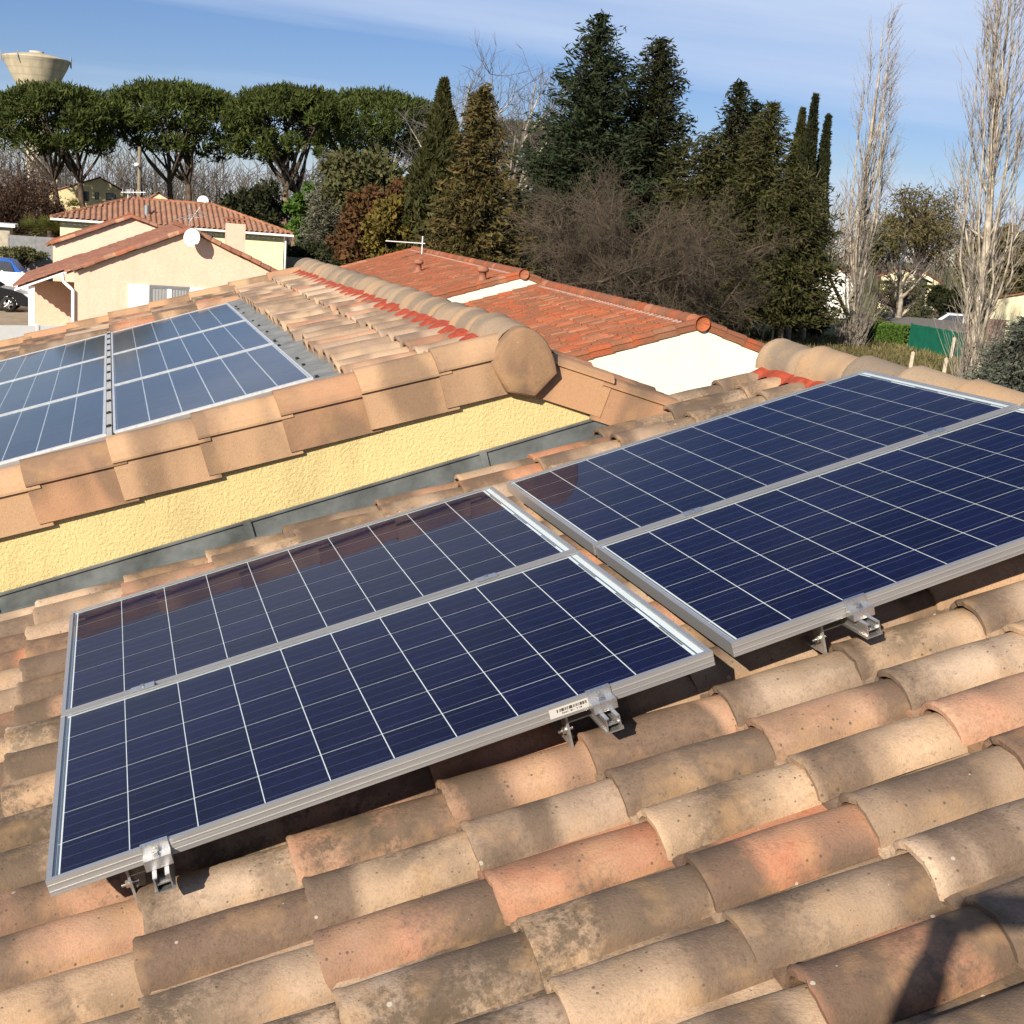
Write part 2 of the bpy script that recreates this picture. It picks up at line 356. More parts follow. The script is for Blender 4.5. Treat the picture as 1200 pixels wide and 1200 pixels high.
# ------------------------------------------------------------------ roof tiles
def tile_arrays(L=0.43, W=0.2175, bw=0.168, H=0.07, th=0.014, seg=12, tilt=0.02, seed=0, inner=True, rim=True):
    """outer skin, lower end face and inner skin of a roman tile; x up the slope, y across, z up"""
    r = np.random.default_rng(seed)
    def prof(off, dz=0.0):
        p = []
        for i in range(seg + 1):
            a = math.pi * i / seg
            rr = bw/2 + off
            p.append((bw/2 - rr*math.cos(a), max(-0.004, (H + off) * math.sin(a)**0.86) + dz))
        p.append((bw + 0.012, 0.0 + dz)); p.append((W + 0.022, 0.004 + dz))
        return p
    wob = lambda: 0.0022 * r.standard_normal()
    chip = 0.0012*np.abs(r.standard_normal(seg+3))
    if rim and r.random() < 0.75:
        for _ in range(2): chip[r.integers(1, seg)] += r.uniform(0.001, 0.005)
    sag = 0.004*r.standard_normal(); H = H*(1 + 0.05*r.standard_normal()*(1 if rim else 0))
    st = [(0.0, -0.001), (0.007, 0.0035), (0.022, 0.001), (L*0.5, 0.0), (L, -0.006)] if rim else [(0.0, 0.0), (L, -0.006)]
    V = []; F = []; S = []
    for x, off in st:
        e = wob()
        V += [(x + (chip[jj]*max(0, 1 - x/0.03) if rim else 0), y + e, z + tilt*(1 - x/L) + sag*math.sin(math.pi*x/L)) for jj, (y, z) in enumerate(prof(off))]
    n = seg + 3
    for i in range(len(st)-1):
        for j in range(n-1): F.append((i*n+j, (i+1)*n+j, (i+1)*n+j+1, i*n+j+1)); S.append(True)
    b = len(V)
    o = V[:n]; inn = [(0.0, y, z + tilt) for y, z in prof(-th)]
    inn = [(chip[jj] if rim else 0.0, y, z) for jj, (_, y, z) in enumerate(inn)]
    inn = inn[:seg+1] + [(0.0, y, z - th) for _, y, z in [(0, o[seg+1][1], o[seg+1][2]), (0, o[seg+2][1], o[seg+2][2])]]
    V += o + inn
    for j in range(n-1): F.append((b+j, b+j+1, b+n+j+1, b+n+j)); S.append(False)
    if inner:
        b2 = len(V)
        V += inn + [(0.16, y, z - 0.007) for _, y, z in inn]
        for j in range(n-1): F.append((b2+j, b2+j+1, b2+n+j+1, b2+n+j)); S.append(True)
    return np.array(V), F, S
def arr_mesh(name, V, F, S, mat):
    me = bpy.data.meshes.new(name); me.from_pydata([tuple(map(float, p)) for p in V], [], F)
    me.materials.append(mat); me.polygons.foreach_set('use_smooth', S); me.update(); return me
def tile_set(name, mat, k=4, **kw):
    return [arr_mesh(name, *tile_arrays(seed=11+i, **kw), mat) for i in range(k)]
def tile_run(name, spots, mat, parent, M=None, **kw):
    """many tiles joined into one mesh with a random value and local coordinates for each tile"""
    V, F, S = tile_arrays(**kw); n = len(V); F = np.array(F)
    P = np.array(spots); k = len(P)
    VV = (V[None] + P[:, None, :]).reshape(-1, 3)
    FF = (F[None] + (np.arange(k)*n)[:, None, None]).reshape(-1, 4)
    me = np_mesh(name, VV, FF, mat, True)
    a = me.attributes.new('rnd', 'FLOAT', 'POINT'); a.data.foreach_set('value', np.repeat(rng.random(k), n).astype(np.float32))
    a = me.attributes.new('loc', 'FLOAT_VECTOR', 'POINT'); a.data.foreach_set('vector', np.tile(V, (k, 1)).astype(np.float32).ravel())
    return stuff(link(name, me, parent, M))
def in_view(p, margin=40):
    q = np.array(p) - CAM; z = q @ FWD
    if z < 0.1: return False
    x = 600 + FPX*(q @ RIGHT)/z; y = 600 + FPX*(q @ DOWN)/z
    return -margin < x < 1200 + margin and -margin < y < 1200 + margin
def place_tile(meshes, parent, u, v, wv, name='tile', jit=1.0, sx=1.0):
    M = Matrix.Translation((u + jit*random.gauss(0, 0.006), v + jit*random.gauss(0, 0.003), wv + jit*random.gauss(0, 0.0018))) @ \
        Matrix.Rotation(jit*random.gauss(0, 0.009), 4, 'Z') @ Matrix.Rotation(jit*random.gauss(0, 0.014), 4, 'X')
    return link(name, random.choice(meshes), parent, M)
def half_round(name, mat, r0=0.132, r1=0.118, L=0.43, th=0.014, seg=12, drop=0.35, lip=0.006):
    """ridge tile along x, open below; flared at x = 0"""
    a0 = -drop; A = [a0 + (math.pi - 2*a0)*i/seg for i in range(seg+1)]
    V = []; F = []; S = []; n = seg+1
    for x, r in ((0, r0), (0.012, r0+lip), (0.035, r0+lip*0.3), (L, r1)):
        V += [(x, -r*math.cos(a), r*math.sin(a)) for a in A]
    for i in range(3):
        for j in range(seg): F.append((i*n+j, (i+1)*n+j, (i+1)*n+j+1, i*n+j+1)); S.append(True)
    b = len(V)
    V += V[:n] + [(0, -(r0-th)*math.cos(a), (r0-th)*math.sin(a)) for a in A]
    for j in range(seg): F.append((b+j, b+j+1, b+n+j+1, b+n+j)); S.append(False)
    b = len(V)
    V += V[b-n:b] + [(L, -(r1-th)*math.cos(a), (r1-th)*math.sin(a)) for a in A]
    for j in range(seg): F.append((b+j, b+j+1, b+n+j+1, b+n+j)); S.append(True)
    return arr_mesh(name, V, F, S, mat)

# ------------------------------------------------------------------ the setting
me = MB().add([(-1500,-1500,0),(1500,-1500,0),(1500,1500,0),(-1500,1500,0)], [(0,1,2,3)])
m, t, b = new_mat('winter_grass', 0.95, 0.1)
g = t.nodes.new('ShaderNodeNewGeometry').outputs['Position']
c1 = ramp(t, noise(t, g, 0.16, 6, 0.62), [(0.32, (0.085,0.075,0.035)), (0.5, (0.11,0.115,0.042)), (0.68, (0.17,0.145,0.075))])
c1 = mixc(t, 1.0, c1, ramp(t, noise(t, g, 4.0, 6, 0.7), [(0.3, 0.65), (0.7, 1.2)]), 'MULTIPLY')
t.links.new(c1, b.inputs['Base Color']); bump(t, b, noise(t, g, 6, 6, 0.7), 0.12, 0.8)
o = structure(me.build('ground', m)); o.location = (0, 0, GROUND)

# ------------------------------------------------------------------ near house with the weathered roof
U0, DU, DV = 0.155, 0.375, 0.2175
WT = -0.222                                   # tile bed below the panel plane
house = thing('tiled_house', 'house with weathered pink and beige roman tile roof in the foreground', 'house', (1.0, -1.0, GROUND))
hinv = Matrix.Translation(-Vector(house.location))
RU = 3.52                                     # the ridge, measured up the slope
def roofpt(u, v, wv): return np.array([u*CT - wv*ST, v, u*ST + wv*CT])
e = roofpt(-2.7, 0, WT-0.05); k = roofpt(RU, 0, WT-0.05)
b_ = MB()
hx, hz = 1.0, GROUND
b_.prism([(e[0]+0.4, 0), (e[0]+0.4, e[2]+0.05-GROUND), (k[0], k[2]-0.05-GROUND), (2*k[0]-e[0]-0.4, e[2]+0.05-GROUND), (2*k[0]-e[0]-0.4, 0)], 1, -6.0, 2.93)
b_.v = [(x-house.location.x, y-house.location.y, z) for x, y, z in b_.v]
b_.build('wall', M_CREAM, house)
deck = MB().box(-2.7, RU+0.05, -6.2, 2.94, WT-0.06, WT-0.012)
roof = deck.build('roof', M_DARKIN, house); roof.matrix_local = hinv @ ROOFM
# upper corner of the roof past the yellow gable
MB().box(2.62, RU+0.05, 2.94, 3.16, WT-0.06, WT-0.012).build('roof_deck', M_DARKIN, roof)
tiles = tile_set('tile', M_TILE, 9); top_tiles = tile_set('tile', M_TILE, 3, L=0.35)
run = []; V0 = 0.045
cnt = 0
for kk in range(-8, 9):
    u = U0 + kk*DU
    if u > RU - 0.10: continue
    for j in range(-14, 29):
        vc = V0 - 0.2175*13 + j*DV; v = vc - 0.084
        if vc > 2.72 and (u < 2.2 or vc > 3.15): continue
        p0 = roofpt(u + 0.18, vc, -0.14)
        if in_view(p0, 90) and vc > -1.9: place_tile(top_tiles if u > 3.0 else tiles, roof, u, v, WT); cnt += 1
        elif u < 3.0: run.append((u, v, WT))
if True:
    vlow = []
    for kk in range(-8, 9):
        u = U0 + kk*DU
        for j in range(-28, -14):
            if u < 3.0: run.append((u, V0 - 0.2175*13 + j*DV - 0.084, WT))
for kk in range(-8, 6):                      # cut tiles along the gutter
    u = U0 + kk*DU
    if kk > -4: place_tile(tiles, roof, u + random.gauss(0, 0.02), 2.70, WT - 0.004)
    else: run.append((u, 2.70, WT))
tile_run('tile_field', run, M_TILE_A, roof, seg=8, rim=False, inner=False)
# far slope beyond the ridge
kx = roofpt(RU, 0, WT)
FAR = Matrix.Translation((2*kx[0], 0, 0)) @ Matrix.Rotation(math.pi, 4, 'Z') @ ROOFM
o = MB().box(-2.7, RU+0.02, -3.16, 6.2, WT-0.06, WT-0.012).build('roof', M_DARKIN, house); o.matrix_local = hinv @ FAR
tile_run('tile_field', [(U0 + a*DU, V0 + c_*DV, WT) for a in range(-8, 8) for c_ in range(-14, 28)], M_TILE_A, o, seg=6, rim=False, inner=False)
# ridge of the near house
rt = [half_round('ridge_tile', M_RIDGE, 0.130, 0.117, 0.46, drop=0.16) for _ in range(1)]
rz = 0.912
i = 0; y = 3.17
while y > -6.3:
    M = Matrix.Translation((kx[0] + random.gauss(0, 0.003), y, rz + random.gauss(0, 0.003))) @ Matrix.Rotation(-math.pi/2 + random.gauss(0, 0.01), 4, 'Z') @ Matrix.Rotation(0.022, 4, 'Y')
    o = link('ridge_tile', rt[0], house, hinv @ M); y -= 0.40 if i else 0.40; i += 1
mb = MB()                                    # mortar rim at the gable end of the ridge
mb.tube([(-0.118*math.cos(a), 0, 0.118*math.sin(a)) for a in np.linspace(0.02, math.pi-0.02, 14)], 0.010, 6)
o = mb.build('mortar_bed', M_VERGE, house); o.location = (kx[0]-house.location.x, 3.155-house.location.y, rz-GROUND)
def closure(name, length, parent, M, pitch=DV, wdt=0.13):
    """pleated red strip that closes the gap between tiles and ridge"""
    V = []; F = []; n = int(length/pitch*8)
    for i in range(n+1):
        s = i*length/n; z = 0.030*abs(math.sin(math.pi*s/pitch)); e2 = 0.012*math.sin(2*math.pi*s/pitch*2)
        V += [(-wdt*0.5 + e2, s, z), (0, s, 0.02 + z*0.6), (wdt*0.55, s, 0.045)]
    for i in range(n):
        for j in range(2): F.append((i*3+j, i*3+j+1, (i+1)*3+j+1, (i+1)*3+j))
    return link(name, arr_mesh(name, V, F, [False]*len(F), M_REDCLOS), parent, M)
closure('ridge_closure', 9.0, roof, Matrix.Translation((RU-0.135, -5.9, -0.172)), wdt=0.10)

# zinc valley gutter between the near roof and the yellow gable
WY = 2.958
fl = MB()
fl.box(-2.7, 2.52, 2.74, WY-0.012, -0.196, -0.186)
fl.box(-2.7, 2.52, WY-0.016, WY-0.004, -0.186, -0.108)
fl.box(-2.7, 2.52, WY-0.026, WY-0.004, -0.108, -0.100)
fl.box(-2.7, 2.52, 2.905, 2.915, -0.186, -0.176)
o = fl.build('zinc_flashing', M_ZINC, roof)
for uu in (-1.55, -0.42, 0.71, 1.84):            # lapped seams in the flashing
    MB().box(uu, uu+0.035, WY-0.0285, WY-0.0035, -0.186, -0.0985).build('flashing_seam', M_ZINC, roof)
    MB().box(uu, uu+0.035, 2.76, WY-0.0285, -0.186, -0.1835).build('flashing_seam', M_ZINC, roof)

# ------------------------------------------------------------------ solar panels on the near roof
PL, PW = 1.65, 0.99
def frame_mesh(L, W, H=0.04, lip=0.013):
    f = MB()
    for y0, s in ((0, 1), (W, -1)):
        a, b2 = (y0, y0 + s*lip) if s > 0 else (y0 - lip, y0)
        f.box(0, L, a, b2, -H, 0)
        for z in (-0.0135, -0.029):
            if s > 0: f.box(0.001, L-0.001, -0.0016, 0.0, z-0.0013, z+0.0013)
            else: f.box(0.001, L-0.001, W, W+0.0016, z-0.0013, z+0.0013)
    for x0 in (0, L-lip):
        f.box(x0 + (0.0006 if x0 == 0 else 0), x0+lip - (0 if x0 == 0 else 0.0006), lip, W-lip, -H, -0.0006)
    f.box(lip, L-lip, lip, lip+0.022, -H, -H+0.002); f.box(lip, L-lip, W-lip-0.022, W-lip, -H, -H+0.002)
    return f
FRAME = frame_mesh(PL, PW).mesh('frame', M_ALU)
PANE = MB().box(0.013, PL-0.013, 0.013, PW-0.013, -0.0045, -0.0022).mesh('glass', M_PANE)
PU, PV = 0.158, 0.1592
SHEET = MB().box(0.013, PL-0.013, 0.013, PW-0.013, -0.012, -0.0078).mesh('backsheet', M_BACKSHEET)
CELL = MB().add([(-0.0775,-0.0781,0),(0.0775,-0.0781,0),(0.0775,0.0781,0),(-0.0775,0.0781,0)], [(0,1,2,3)]).mesh('cell', M_CELL)
RIB = MB().box(-0.0022, 0.0022, -0.16, 0.16, -0.0002, 0.0002).mesh('ribbon', M_RIBBON)
RIBS = MB().box(-0.0022, 0.0022, -0.075, 0.075, -0.0002, 0.0002).mesh('ribbon', M_RIBBON)
def solar_panel(M, label, group):
    p = thing('solar_panel', label, 'solar panel', group=group); p.matrix_world = M
    link('frame', FRAME, p); link('backsheet', SHEET, p); link('glass', PANE, p)
    u0 = 0.0275
    for i in range(10):
        for j in range(6):
            link('cell', CELL, p, Matrix.Translation((u0 + PU*(i+0.5), 0.0174 + PV*(j+0.5), -0.0068)))
    for j in range(3):
        link('ribbon', RIB, p, Matrix.Translation((u0 + 10*PU + 0.0095, 0.0174 + PV*(2*j+1), -0.0066)))
        link('ribbon', RIBS, p, Matrix.Translation((u0 + 10*PU + 0.0035, 0.0174 + PV*(2*j+1), -0.0064)))
    for j in range(2):
        link('ribbon', RIB, p, Matrix.Translation((u0 - 0.006, 0.0174 + PV*(2*j+2), -0.0066)))
    for j in (0.5, 5.5):
        link('ribbon', RIBS, p, Matrix.Translation((u0 - 0.006, 0.0174 + PV*j, -0.0066)))
    return p
GP = 'solar panels clamped on the near roof'
VB = PW + 0.02
pA1 = solar_panel(ROOFM @ Matrix.Translation((0, 0, 0)), 'lower solar panel nearest the camera with a barcode sticker on its frame', GP)
pA2 = solar_panel(ROOFM @ Matrix.Translation((0, VB, 0)), 'lower solar panel beside the grey gutter, behind the one with the barcode sticker', GP)
BM = ROOFM @ Matrix.Translation((1.717, 0.034, -0.0146)) @ Matrix.Rotation(-0.0099, 4, 'Y')
pB1 = solar_panel(BM, 'upper solar panel cut by the right edge, nearer to the camera', GP)
pB2 = solar_panel(BM @ Matrix.Translation((0, VB, 0)), 'upper solar panel beside the ridge, farther from the camera', GP)
# barcode sticker on the near frame edge
m, t, b = new_mat('barcode_sticker', 0.5, 0.4)
v = coords(t); sx = t.nodes.new('ShaderNodeSeparateXYZ'); t.links.new(v, sx.inputs[0])
wn = t.nodes.new('ShaderNodeTexWhiteNoise'); wn.noise_dimensions = '1D'
t.links.new(math_(t, 'FLOOR', math_(t, 'MULTIPLY', sx.outputs['X'], 900)), wn.inputs['W'])
bars = math_(t, 'LESS_THAN', wn.outputs['Value'], 0.62)
inx = math_(t, 'MULTIPLY', math_(t, 'GREATER_THAN', sx.outputs['X'], -0.040), math_(t, 'LESS_THAN', sx.outputs['X'], 0.040))
inz = math_(t, 'MULTIPLY', math_(t, 'GREATER_THAN', sx.outputs['Z'], -0.0005), math_(t, 'LESS_THAN', sx.outputs['Z'], 0.0075))
num = math_(t, 'MULTIPLY', math_(t, 'MULTIPLY', math_(t, 'GREATER_THAN', sx.outputs['Z'], -0.0075), math_(t, 'LESS_THAN', sx.outputs['Z'], -0.0035)),
            math_(t, 'MULTIPLY', math_(t, 'LESS_THAN', wn.outputs['Value'], 0.45), math_(t, 'LESS_THAN', math_(t, 'ABSOLUTE', sx.outputs['X']), 0.026)))
fac = math_(t, 'MAXIMUM', math_(t, 'MULTIPLY', math_(t, 'MULTIPLY', bars, inx), inz), num)
t.links.new(mixc(t, fac, (0.50, 0.48, 0.44), (0.05, 0.045, 0.04)), b.inputs['Base Color'])
o = MB().box(-0.058, 0.058, -0.0005, 0.0003, -0.0125, 0.0125).build('barcode_sticker', m, pA1)
o.location = (1.262, -0.0022, -0.0195)

# mounting rails with end clamps and roof hooks
def rail(u, v1, label, M0=ROOFM):
    r = thing('mounting_rail', label, 'mounting rail', group='aluminium rails under the solar panels'); r.matrix_world = M0 @ Matrix.Translation((u, 0, 0))
    f = MB()
    y0, y1 = -0.075, v1
    f.box(-0.019, 0.019, y0, y1, -0.082, -0.078)
    f.box(-0.019, -0.0155, y0, y1, -0.078, -0.0425); f.box(0.0155, 0.019, y0, y1, -0.078, -0.0425)
    f.box(-0.0155, -0.009, y0, y1, -0.0455, -0.0425); f.box(0.009, 0.0155, y0, y1, -0.0455, -0.0425)
    f.box(-0.0155, 0.0155, y0+0.004, y1, -0.064, -0.061)
    f.box(-0.023, -0.019, y0, y1, -0.082, -0.074); f.box(0.019, 0.023, y0, y1, -0.082, -0.074)
    f.build('profile', M_ALUR, r)
    c = MB()
    c.box(-0.031, 0.031, -0.0055, -0.0025, -0.042, 0.0035)
    c.box(-0.031, 0.031, -0.0055, 0.008, 0.0035, 0.0062)
    c.box(-0.031, 0.031, -0.034, -0.0055, -0.0205, -0.0165)
    c.box(-0.031, 0.031, -0.037, -0.034, -0.042, -0.0165)
    c.box(-0.031, -0.028, -0.034, -0.0055, -0.042, -0.0205); c.box(0.028, 0.031, -0.034, -0.0055, -0.042, -0.0205)
    e = c.build('end_clamp', M_ALUR, r)
    h = MB().lathe([(0, 0.0095), (0.0065, 0.0095), (0.0075, 0.008), (0.0075, 0.0016), (0.0105, 0.0016), (0.0105, 0.0), (0, 0)], 6, 0, False)
    h.build('bolt', M_STEEL, e).location = (0, -0.019, -0.0165)
    for v in (0.075, 1.0, 1.85):
        if v > v1: continue
        hk = MB()
        hk.box(-0.085, -0.079, v-0.028, v+0.022, -0.150, -0.050)
        hk.box(-0.079, -0.019, v-0.020, v+0.020, -0.086, -0.0825)
        hk.box(-0.085, -0.060, v+0.022, v+0.22, -0.152, -0.146)
        k2 = hk.build('roof_hook', M_GALV, r)
        bt = MB(); bt.tube([(-0.024, 0, 0), (0.016, 0, 0)], 0.0045, 8); bt.tube([(-0.014, 0, 0), (-0.0055, 0, 0)], 0.0095, 6, smooth=False); bt.tube([(-0.0055, 0, 0), (-0.0032, 0, 0)], 0.013, 12)
        bt.build('hook_bolt', M_STEEL, k2).location = (-0.082, v-0.006, -0.108)
    mc = MB(); mc.box(-0.035, 0.035, PW-0.006, PW+0.026, 0.0022, 0.0052); mc.box(-0.035, 0.035, PW+0.003, PW+0.017, -0.04, 0.0022)
    m2 = mc.build('mid_clamp', M_ALUR, r)
    MB().lathe([(0, 0.006), (0.006, 0.006), (0.006, 0.0), (0, 0)], 6, 0, False).build('bolt', M_STEEL, m2).location = (0, PW+0.010, 0.0052)
    return r
rail(0.243, 2.02, 'aluminium mounting rail end under the left end of the barcoded solar panel')
rail(1.337, 2.02, 'aluminium mounting rail end just right of the barcode sticker')
rail(0.36, 2.02, 'aluminium mounting rail end under the upper right solar panels', BM)
rail(1.30, 2.02, 'aluminium mounting rail under the panel end beyond the right edge', BM)

# ------------------------------------------------------------------ yellow gabled house
XR = 1.96
yh = thing('yellow_house', 'house with bright yellow roughcast gable and sandy clay verge tiles', 'house', (XR, 6.0, GROUND))
yinv = Matrix.Translation(-Vector(yh.location))
YW0, YW1 = WY, 9.55                                # gable planes
WB = 0.290                                          # tile bed of this roof
def ypt(u, wv): return (u*CT - wv*ST, u*ST + wv*CT)
ur = (XR + WB*ST)/CT
zr = ur*ST + WB*CT
gm = MB(); half = 4.6
gm.prism([(-half, 0), (-half, zr - half*ST/CT - 0.05 - GROUND), (0, zr - 0.05 - GROUND), (half, zr - half*ST/CT - 0.05 - GROUND), (half, 0)], 1, YW0-6.0, YW1-6.0)
gm.build('wall', M_YELLOW, yh)
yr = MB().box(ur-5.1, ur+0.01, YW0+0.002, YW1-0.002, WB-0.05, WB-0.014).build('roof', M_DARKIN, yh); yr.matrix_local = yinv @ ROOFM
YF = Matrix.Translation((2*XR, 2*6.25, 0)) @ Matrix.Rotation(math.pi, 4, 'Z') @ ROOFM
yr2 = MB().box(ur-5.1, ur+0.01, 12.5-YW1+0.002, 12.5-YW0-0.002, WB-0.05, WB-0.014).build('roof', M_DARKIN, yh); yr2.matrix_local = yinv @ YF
ytiles = tile_set('tile', M_TILE_Y, 4)
# two courses above the panels
for c_ in range(2):
    u = 1.385 + c_*0.365
    j = 0; v = 3.10
    while v < YW1 - 0.22:
        if not (c_ == 1 and v > 99): place_tile(ytiles, yr, u + (0.0 if c_ else random.gauss(0, 0.006)), v, WB + 0.004, jit=1.3)
        v += DV; j += 1
# below and beside the panels
run = [(1.385 - 0.375*k2, v2, WB) for k2 in range(1, 13) for v2 in (3.10,)] 
run += [(1.385 - 0.375*k2, v2, WB) for k2 in range(1, 13) for v2 in (8.66, 8.66+DV, 8.66+2*DV, 8.66+3*DV)]
run += [(1.385 - 0.375*k2, 3.10 + DV*q, WB) for k2 in range(10, 13) for q in range(1, 29)]
tile_run('tile_field', run, M_TILE_A, yr, seg=8, rim=False)
tile_run('tile_field', [(ur - 0.42 - 0.365*k2, 12.5 - YW1 + DV*q, WB) for k2 in range(0, 13) for q in range(0, 30)], M_TILE_A, yr2, seg=7, rim=False, inner=False)

def verge_arrays(L=0.425, th=0.013, sgn=1, bz=1.0, ph=0.175):
    out = [(0.006, -0.175), (0.009, -0.003), (0.000, -0.004), (-0.004, -0.002), (-0.004, 0.008), (0.006, 0.030), (0.030, 0.062), (0.068, 0.084), (0.100, 0.090), (0.130, 0.074), (0.152, 0.034), (0.170, -0.005)]
    out[0] = (0.006, -ph)
    out = [(y, z if i < 5 else z*bz) for i, (y, z) in enumerate(out)]
    V = []; F = []; S = []; n = len(out)
    st = ((0.0, -0.009, 0.020, 0.0), (L, 0.0, 0.0, 0.0))
    for x, dy, dz, _ in st: V += [(x, sgn*(y+dy), z+dz) for y, z in out]
    for j in range(n-1): F.append((j, n+j, n+j+1, j+1)); S.append(j >= 6)
    b = len(V)                                       # bottom edge and lower end
    for x, dy, dz, _ in st: V += [(x, sgn*(out[0][0]+dy), out[0][1]+dz), (x, sgn*(th+dy), out[0][1]+dz), (x, sgn*(th+0.006+dy), -0.02+dz)]
    F += [(b, b+1, b+4, b+3), (b+1, b+2, b+5, b+4)]; S += [False]*2
    b = len(V); x, dy, dz, _ = st[0]
    inner = []
    for i, (y, z) in enumerate(out):
        if i == 0: q = (y+th, z)
        elif i <= 2: q = (0.004+th, z-0.012)
        elif i <= 4: q = (0.028, -0.020)
        else:
            q = (y + th*(0.095-y)/0.075*0.7, max(-0.02, z-th*1.0))
        inner.append(q)
    V += [(x, sgn*(y+dy), z+dz) for y, z in out] + [(x, sgn*(y+dy), z+dz) for y, z in inner]
    for j in range(n-1): F.append((b+j, b+j+1, b+n+j+1, b+n+j)); S.append(False)
    return V, F, S
VG = {s: fixn(arr_mesh('verge_tile', *verge_arrays(sgn=s, bz=1.12), M_VERGE)) for s in (1, -1)}
# small nail hole in each side plate
HOLE = MB().lathe([(0, 0.0), (0.008, 0.0), (0.010, 0.0015), (0.0, 0.0015)], 10).mesh('nail_head', M_DARKIN)
VGL = {s: fixn(arr_mesh('verge_tile', *verge_arrays(sgn=s, bz=0.5), M_VERGE)) for s in (1, -1)}
def verge_row(parent, us, v, wv, sgn, low=False):
    for u in us:
        M = Matrix.Translation((u + random.gauss(0, 0.003), v + random.gauss(0, 0.002), wv + random.gauss(0, 0.002))) @ Matrix.Rotation(random.gauss(0, 0.006), 4, 'Z')
        o = link('verge_tile', (VGL if low else VG)[sgn], parent, M)
WV = 0.300
verge_row(yr, [0.262 + 0.371*k2 for k2 in range(-13, 5)], 2.925, WV, 1)
verge_row(yr, [0.262 + 0.371*k2 for k2 in range(-13, 5)], YW1 + 0.10, WV, -1)
# right slope, its gable end facing the camera is at v' = 12.5 - 2.925
verge_row(yr2, [ur - 0.48 - 0.371*k2 for k2 in range(0, 12)], 12.5 - 2.925, WV, -1, True)
verge_row(yr2, [ur - 0.48 - 0.371*k2 for k2 in range(0, 12)], 12.5 - YW1 - 0.10, WV, 1)
# ridge
rty = half_round('ridge_tile', M_RIDGE, 0.134, 0.122, 0.46, drop=0.12)
zc = 0.938
y = 2.96; i = 0
while y < YW1 - 0.1:
    M = Matrix.Translation((XR + random.gauss(0, 0.003), y + 0.46, zc + random.gauss(0, 0.003))) @ Matrix.Rotation(-math.pi/2 + random.gauss(0, 0.012), 4, 'Z') @ Matrix.Rotation(0.02, 4, 'Y')
    link('ridge_tile', rty, yh, yinv @ M); y += 0.405
closure('ridge_closure', YW1-3.0, yr, Matrix.Translation((ur-0.135, 3.0, WB+0.050)), wdt=0.10)
closure('ridge_closure', YW1-3.0, yr2, Matrix.Translation((ur-0.135, 12.5-YW1, WB+0.050)), wdt=0.10)
# shield-shaped ridge end cap
outl = [(1.943,1.058),(2.008,1.042),(2.062,1.000),(2.104,0.925),(2.128,0.848),(2.022,0.730),(1.890,0.750),(1.806,0.880),(1.836,0.962),(1.894,1.038)]
def smooth_loop(P, it=2, keep=(4, 5, 6, 7)):
    P = [(p, i in keep) for i, p in enumerate(P)]
    for _ in range(it):
        Q = []
        for i, (p, kp) in enumerate(P):
            q, kq = P[(i+1) % len(P)]
            a_ = p if kp else tuple(0.75*np.array(p)+0.25*np.array(q)); b_ = tuple(0.25*np.array(p)+0.75*np.array(q)) if not kq else None
            Q.append((a_, kp)); 
            if b_ is not None and not (kp and kq): Q.append((b_, False))
        P = Q
    return [tuple(p) for p, _ in P]
loop = smooth_loop(outl); n = len(loop); cx_, cz_ = 1.985, 0.885
cap = MB(); rings = []
for sc_, y_ in ((0.0, 2.868), (0.3, 2.8685), (0.6, 2.870), (0.80, 2.873), (0.92, 2.878), (0.975, 2.886), (1.0, 2.898), (1.0, 2.975)):
    rings.append([(cx_+(x-cx_)*sc_, y_ + 0.045*sc_*sc_*min(1.0, max(0.0, (1.93-x)/0.12))**1.5, cz_+(z-cz_)*sc_) for x, z in loop])
for i in range(len(rings)-1):
    A_, B_ = rings[i], rings[i+1]
    cap.add(A_ + B_, [(j, n+j, n+(j+1) % n, (j+1) % n) for j in range(n)] if i else [(0, n+j, n+(j+1) % n) for j in range(n)], 0, i < 6)
me = fixn(cap.mesh('ridge_end_cap', M_CAP)); link('ridge_end_cap', me, yh, yinv)

# ------------------------------------------------------------------ built-in panels on the yellow house
QL, QW = 1.63, 0.99
M_FR2 = brushed('pale_panel_frame', (0.70, 0.71, 0.71), 0.45, 0.5, (1, 1, 1))
FR2 = MB()
for a in ((0, QW, 0, 0.024), (0, QW, QL-0.024, QL), (0, 0.012, 0.024, QL-0.024), (QW-0.012, QW, 0.024, QL-0.024)):
    FR2.box(a[0], a[1], a[2], a[3], -0.035, 0.0)
FR2 = FR2.mesh('frame', M_FR2)
SH2 = MB().box(0.012, QW-0.012, 0.03, QL-0.03, -0.012, -0.008).mesh('backsheet', M_BACKSHEET)
PN2 = MB().box(0.012, QW-0.012, 0.03, QL-0.03, -0.0045, -0.0022).mesh('glass', M_PANE2)
CE2 = MB().add([(-0.0765,-0.0776,0),(0.0765,-0.0776,0),(0.0765,0.0776,0),(-0.0765,0.0776,0)], [(0,1,2,3)]).mesh('cell', M_CELL2)
WP = 0.338
def built_in(u, v, label):
    p = thing('solar_panel', label, 'solar panel', group='pale framed solar panels set into the yellow house roof'); p.matrix_world = ROOFM @ Matrix.Translation((u, v, WP))
    link('frame', FR2, p); link('backsheet', SH2, p); link('glass', PN2, p)
    for i in range(6):
        for j in range(10):
            link('cell', CE2, p, Matrix.Translation((0.0155 + 0.1598*(i+0.5), 0.0325 + 0.1565*(j+0.5), -0.0068)))
rows = ('nearest the yellow gable', 'middle of its column', 'farthest from the yellow gable')
for c_, (u, side) in enumerate(((0.268, 'right column'), (-0.758, 'middle column'), (-1.784, 'leftmost column'))):
    for r_ in range(3):
        built_in(u, 3.60 + r_*1.645, 'greyish built-in solar panel, %s, %s' % (side, rows[r_]))
tr = MB()
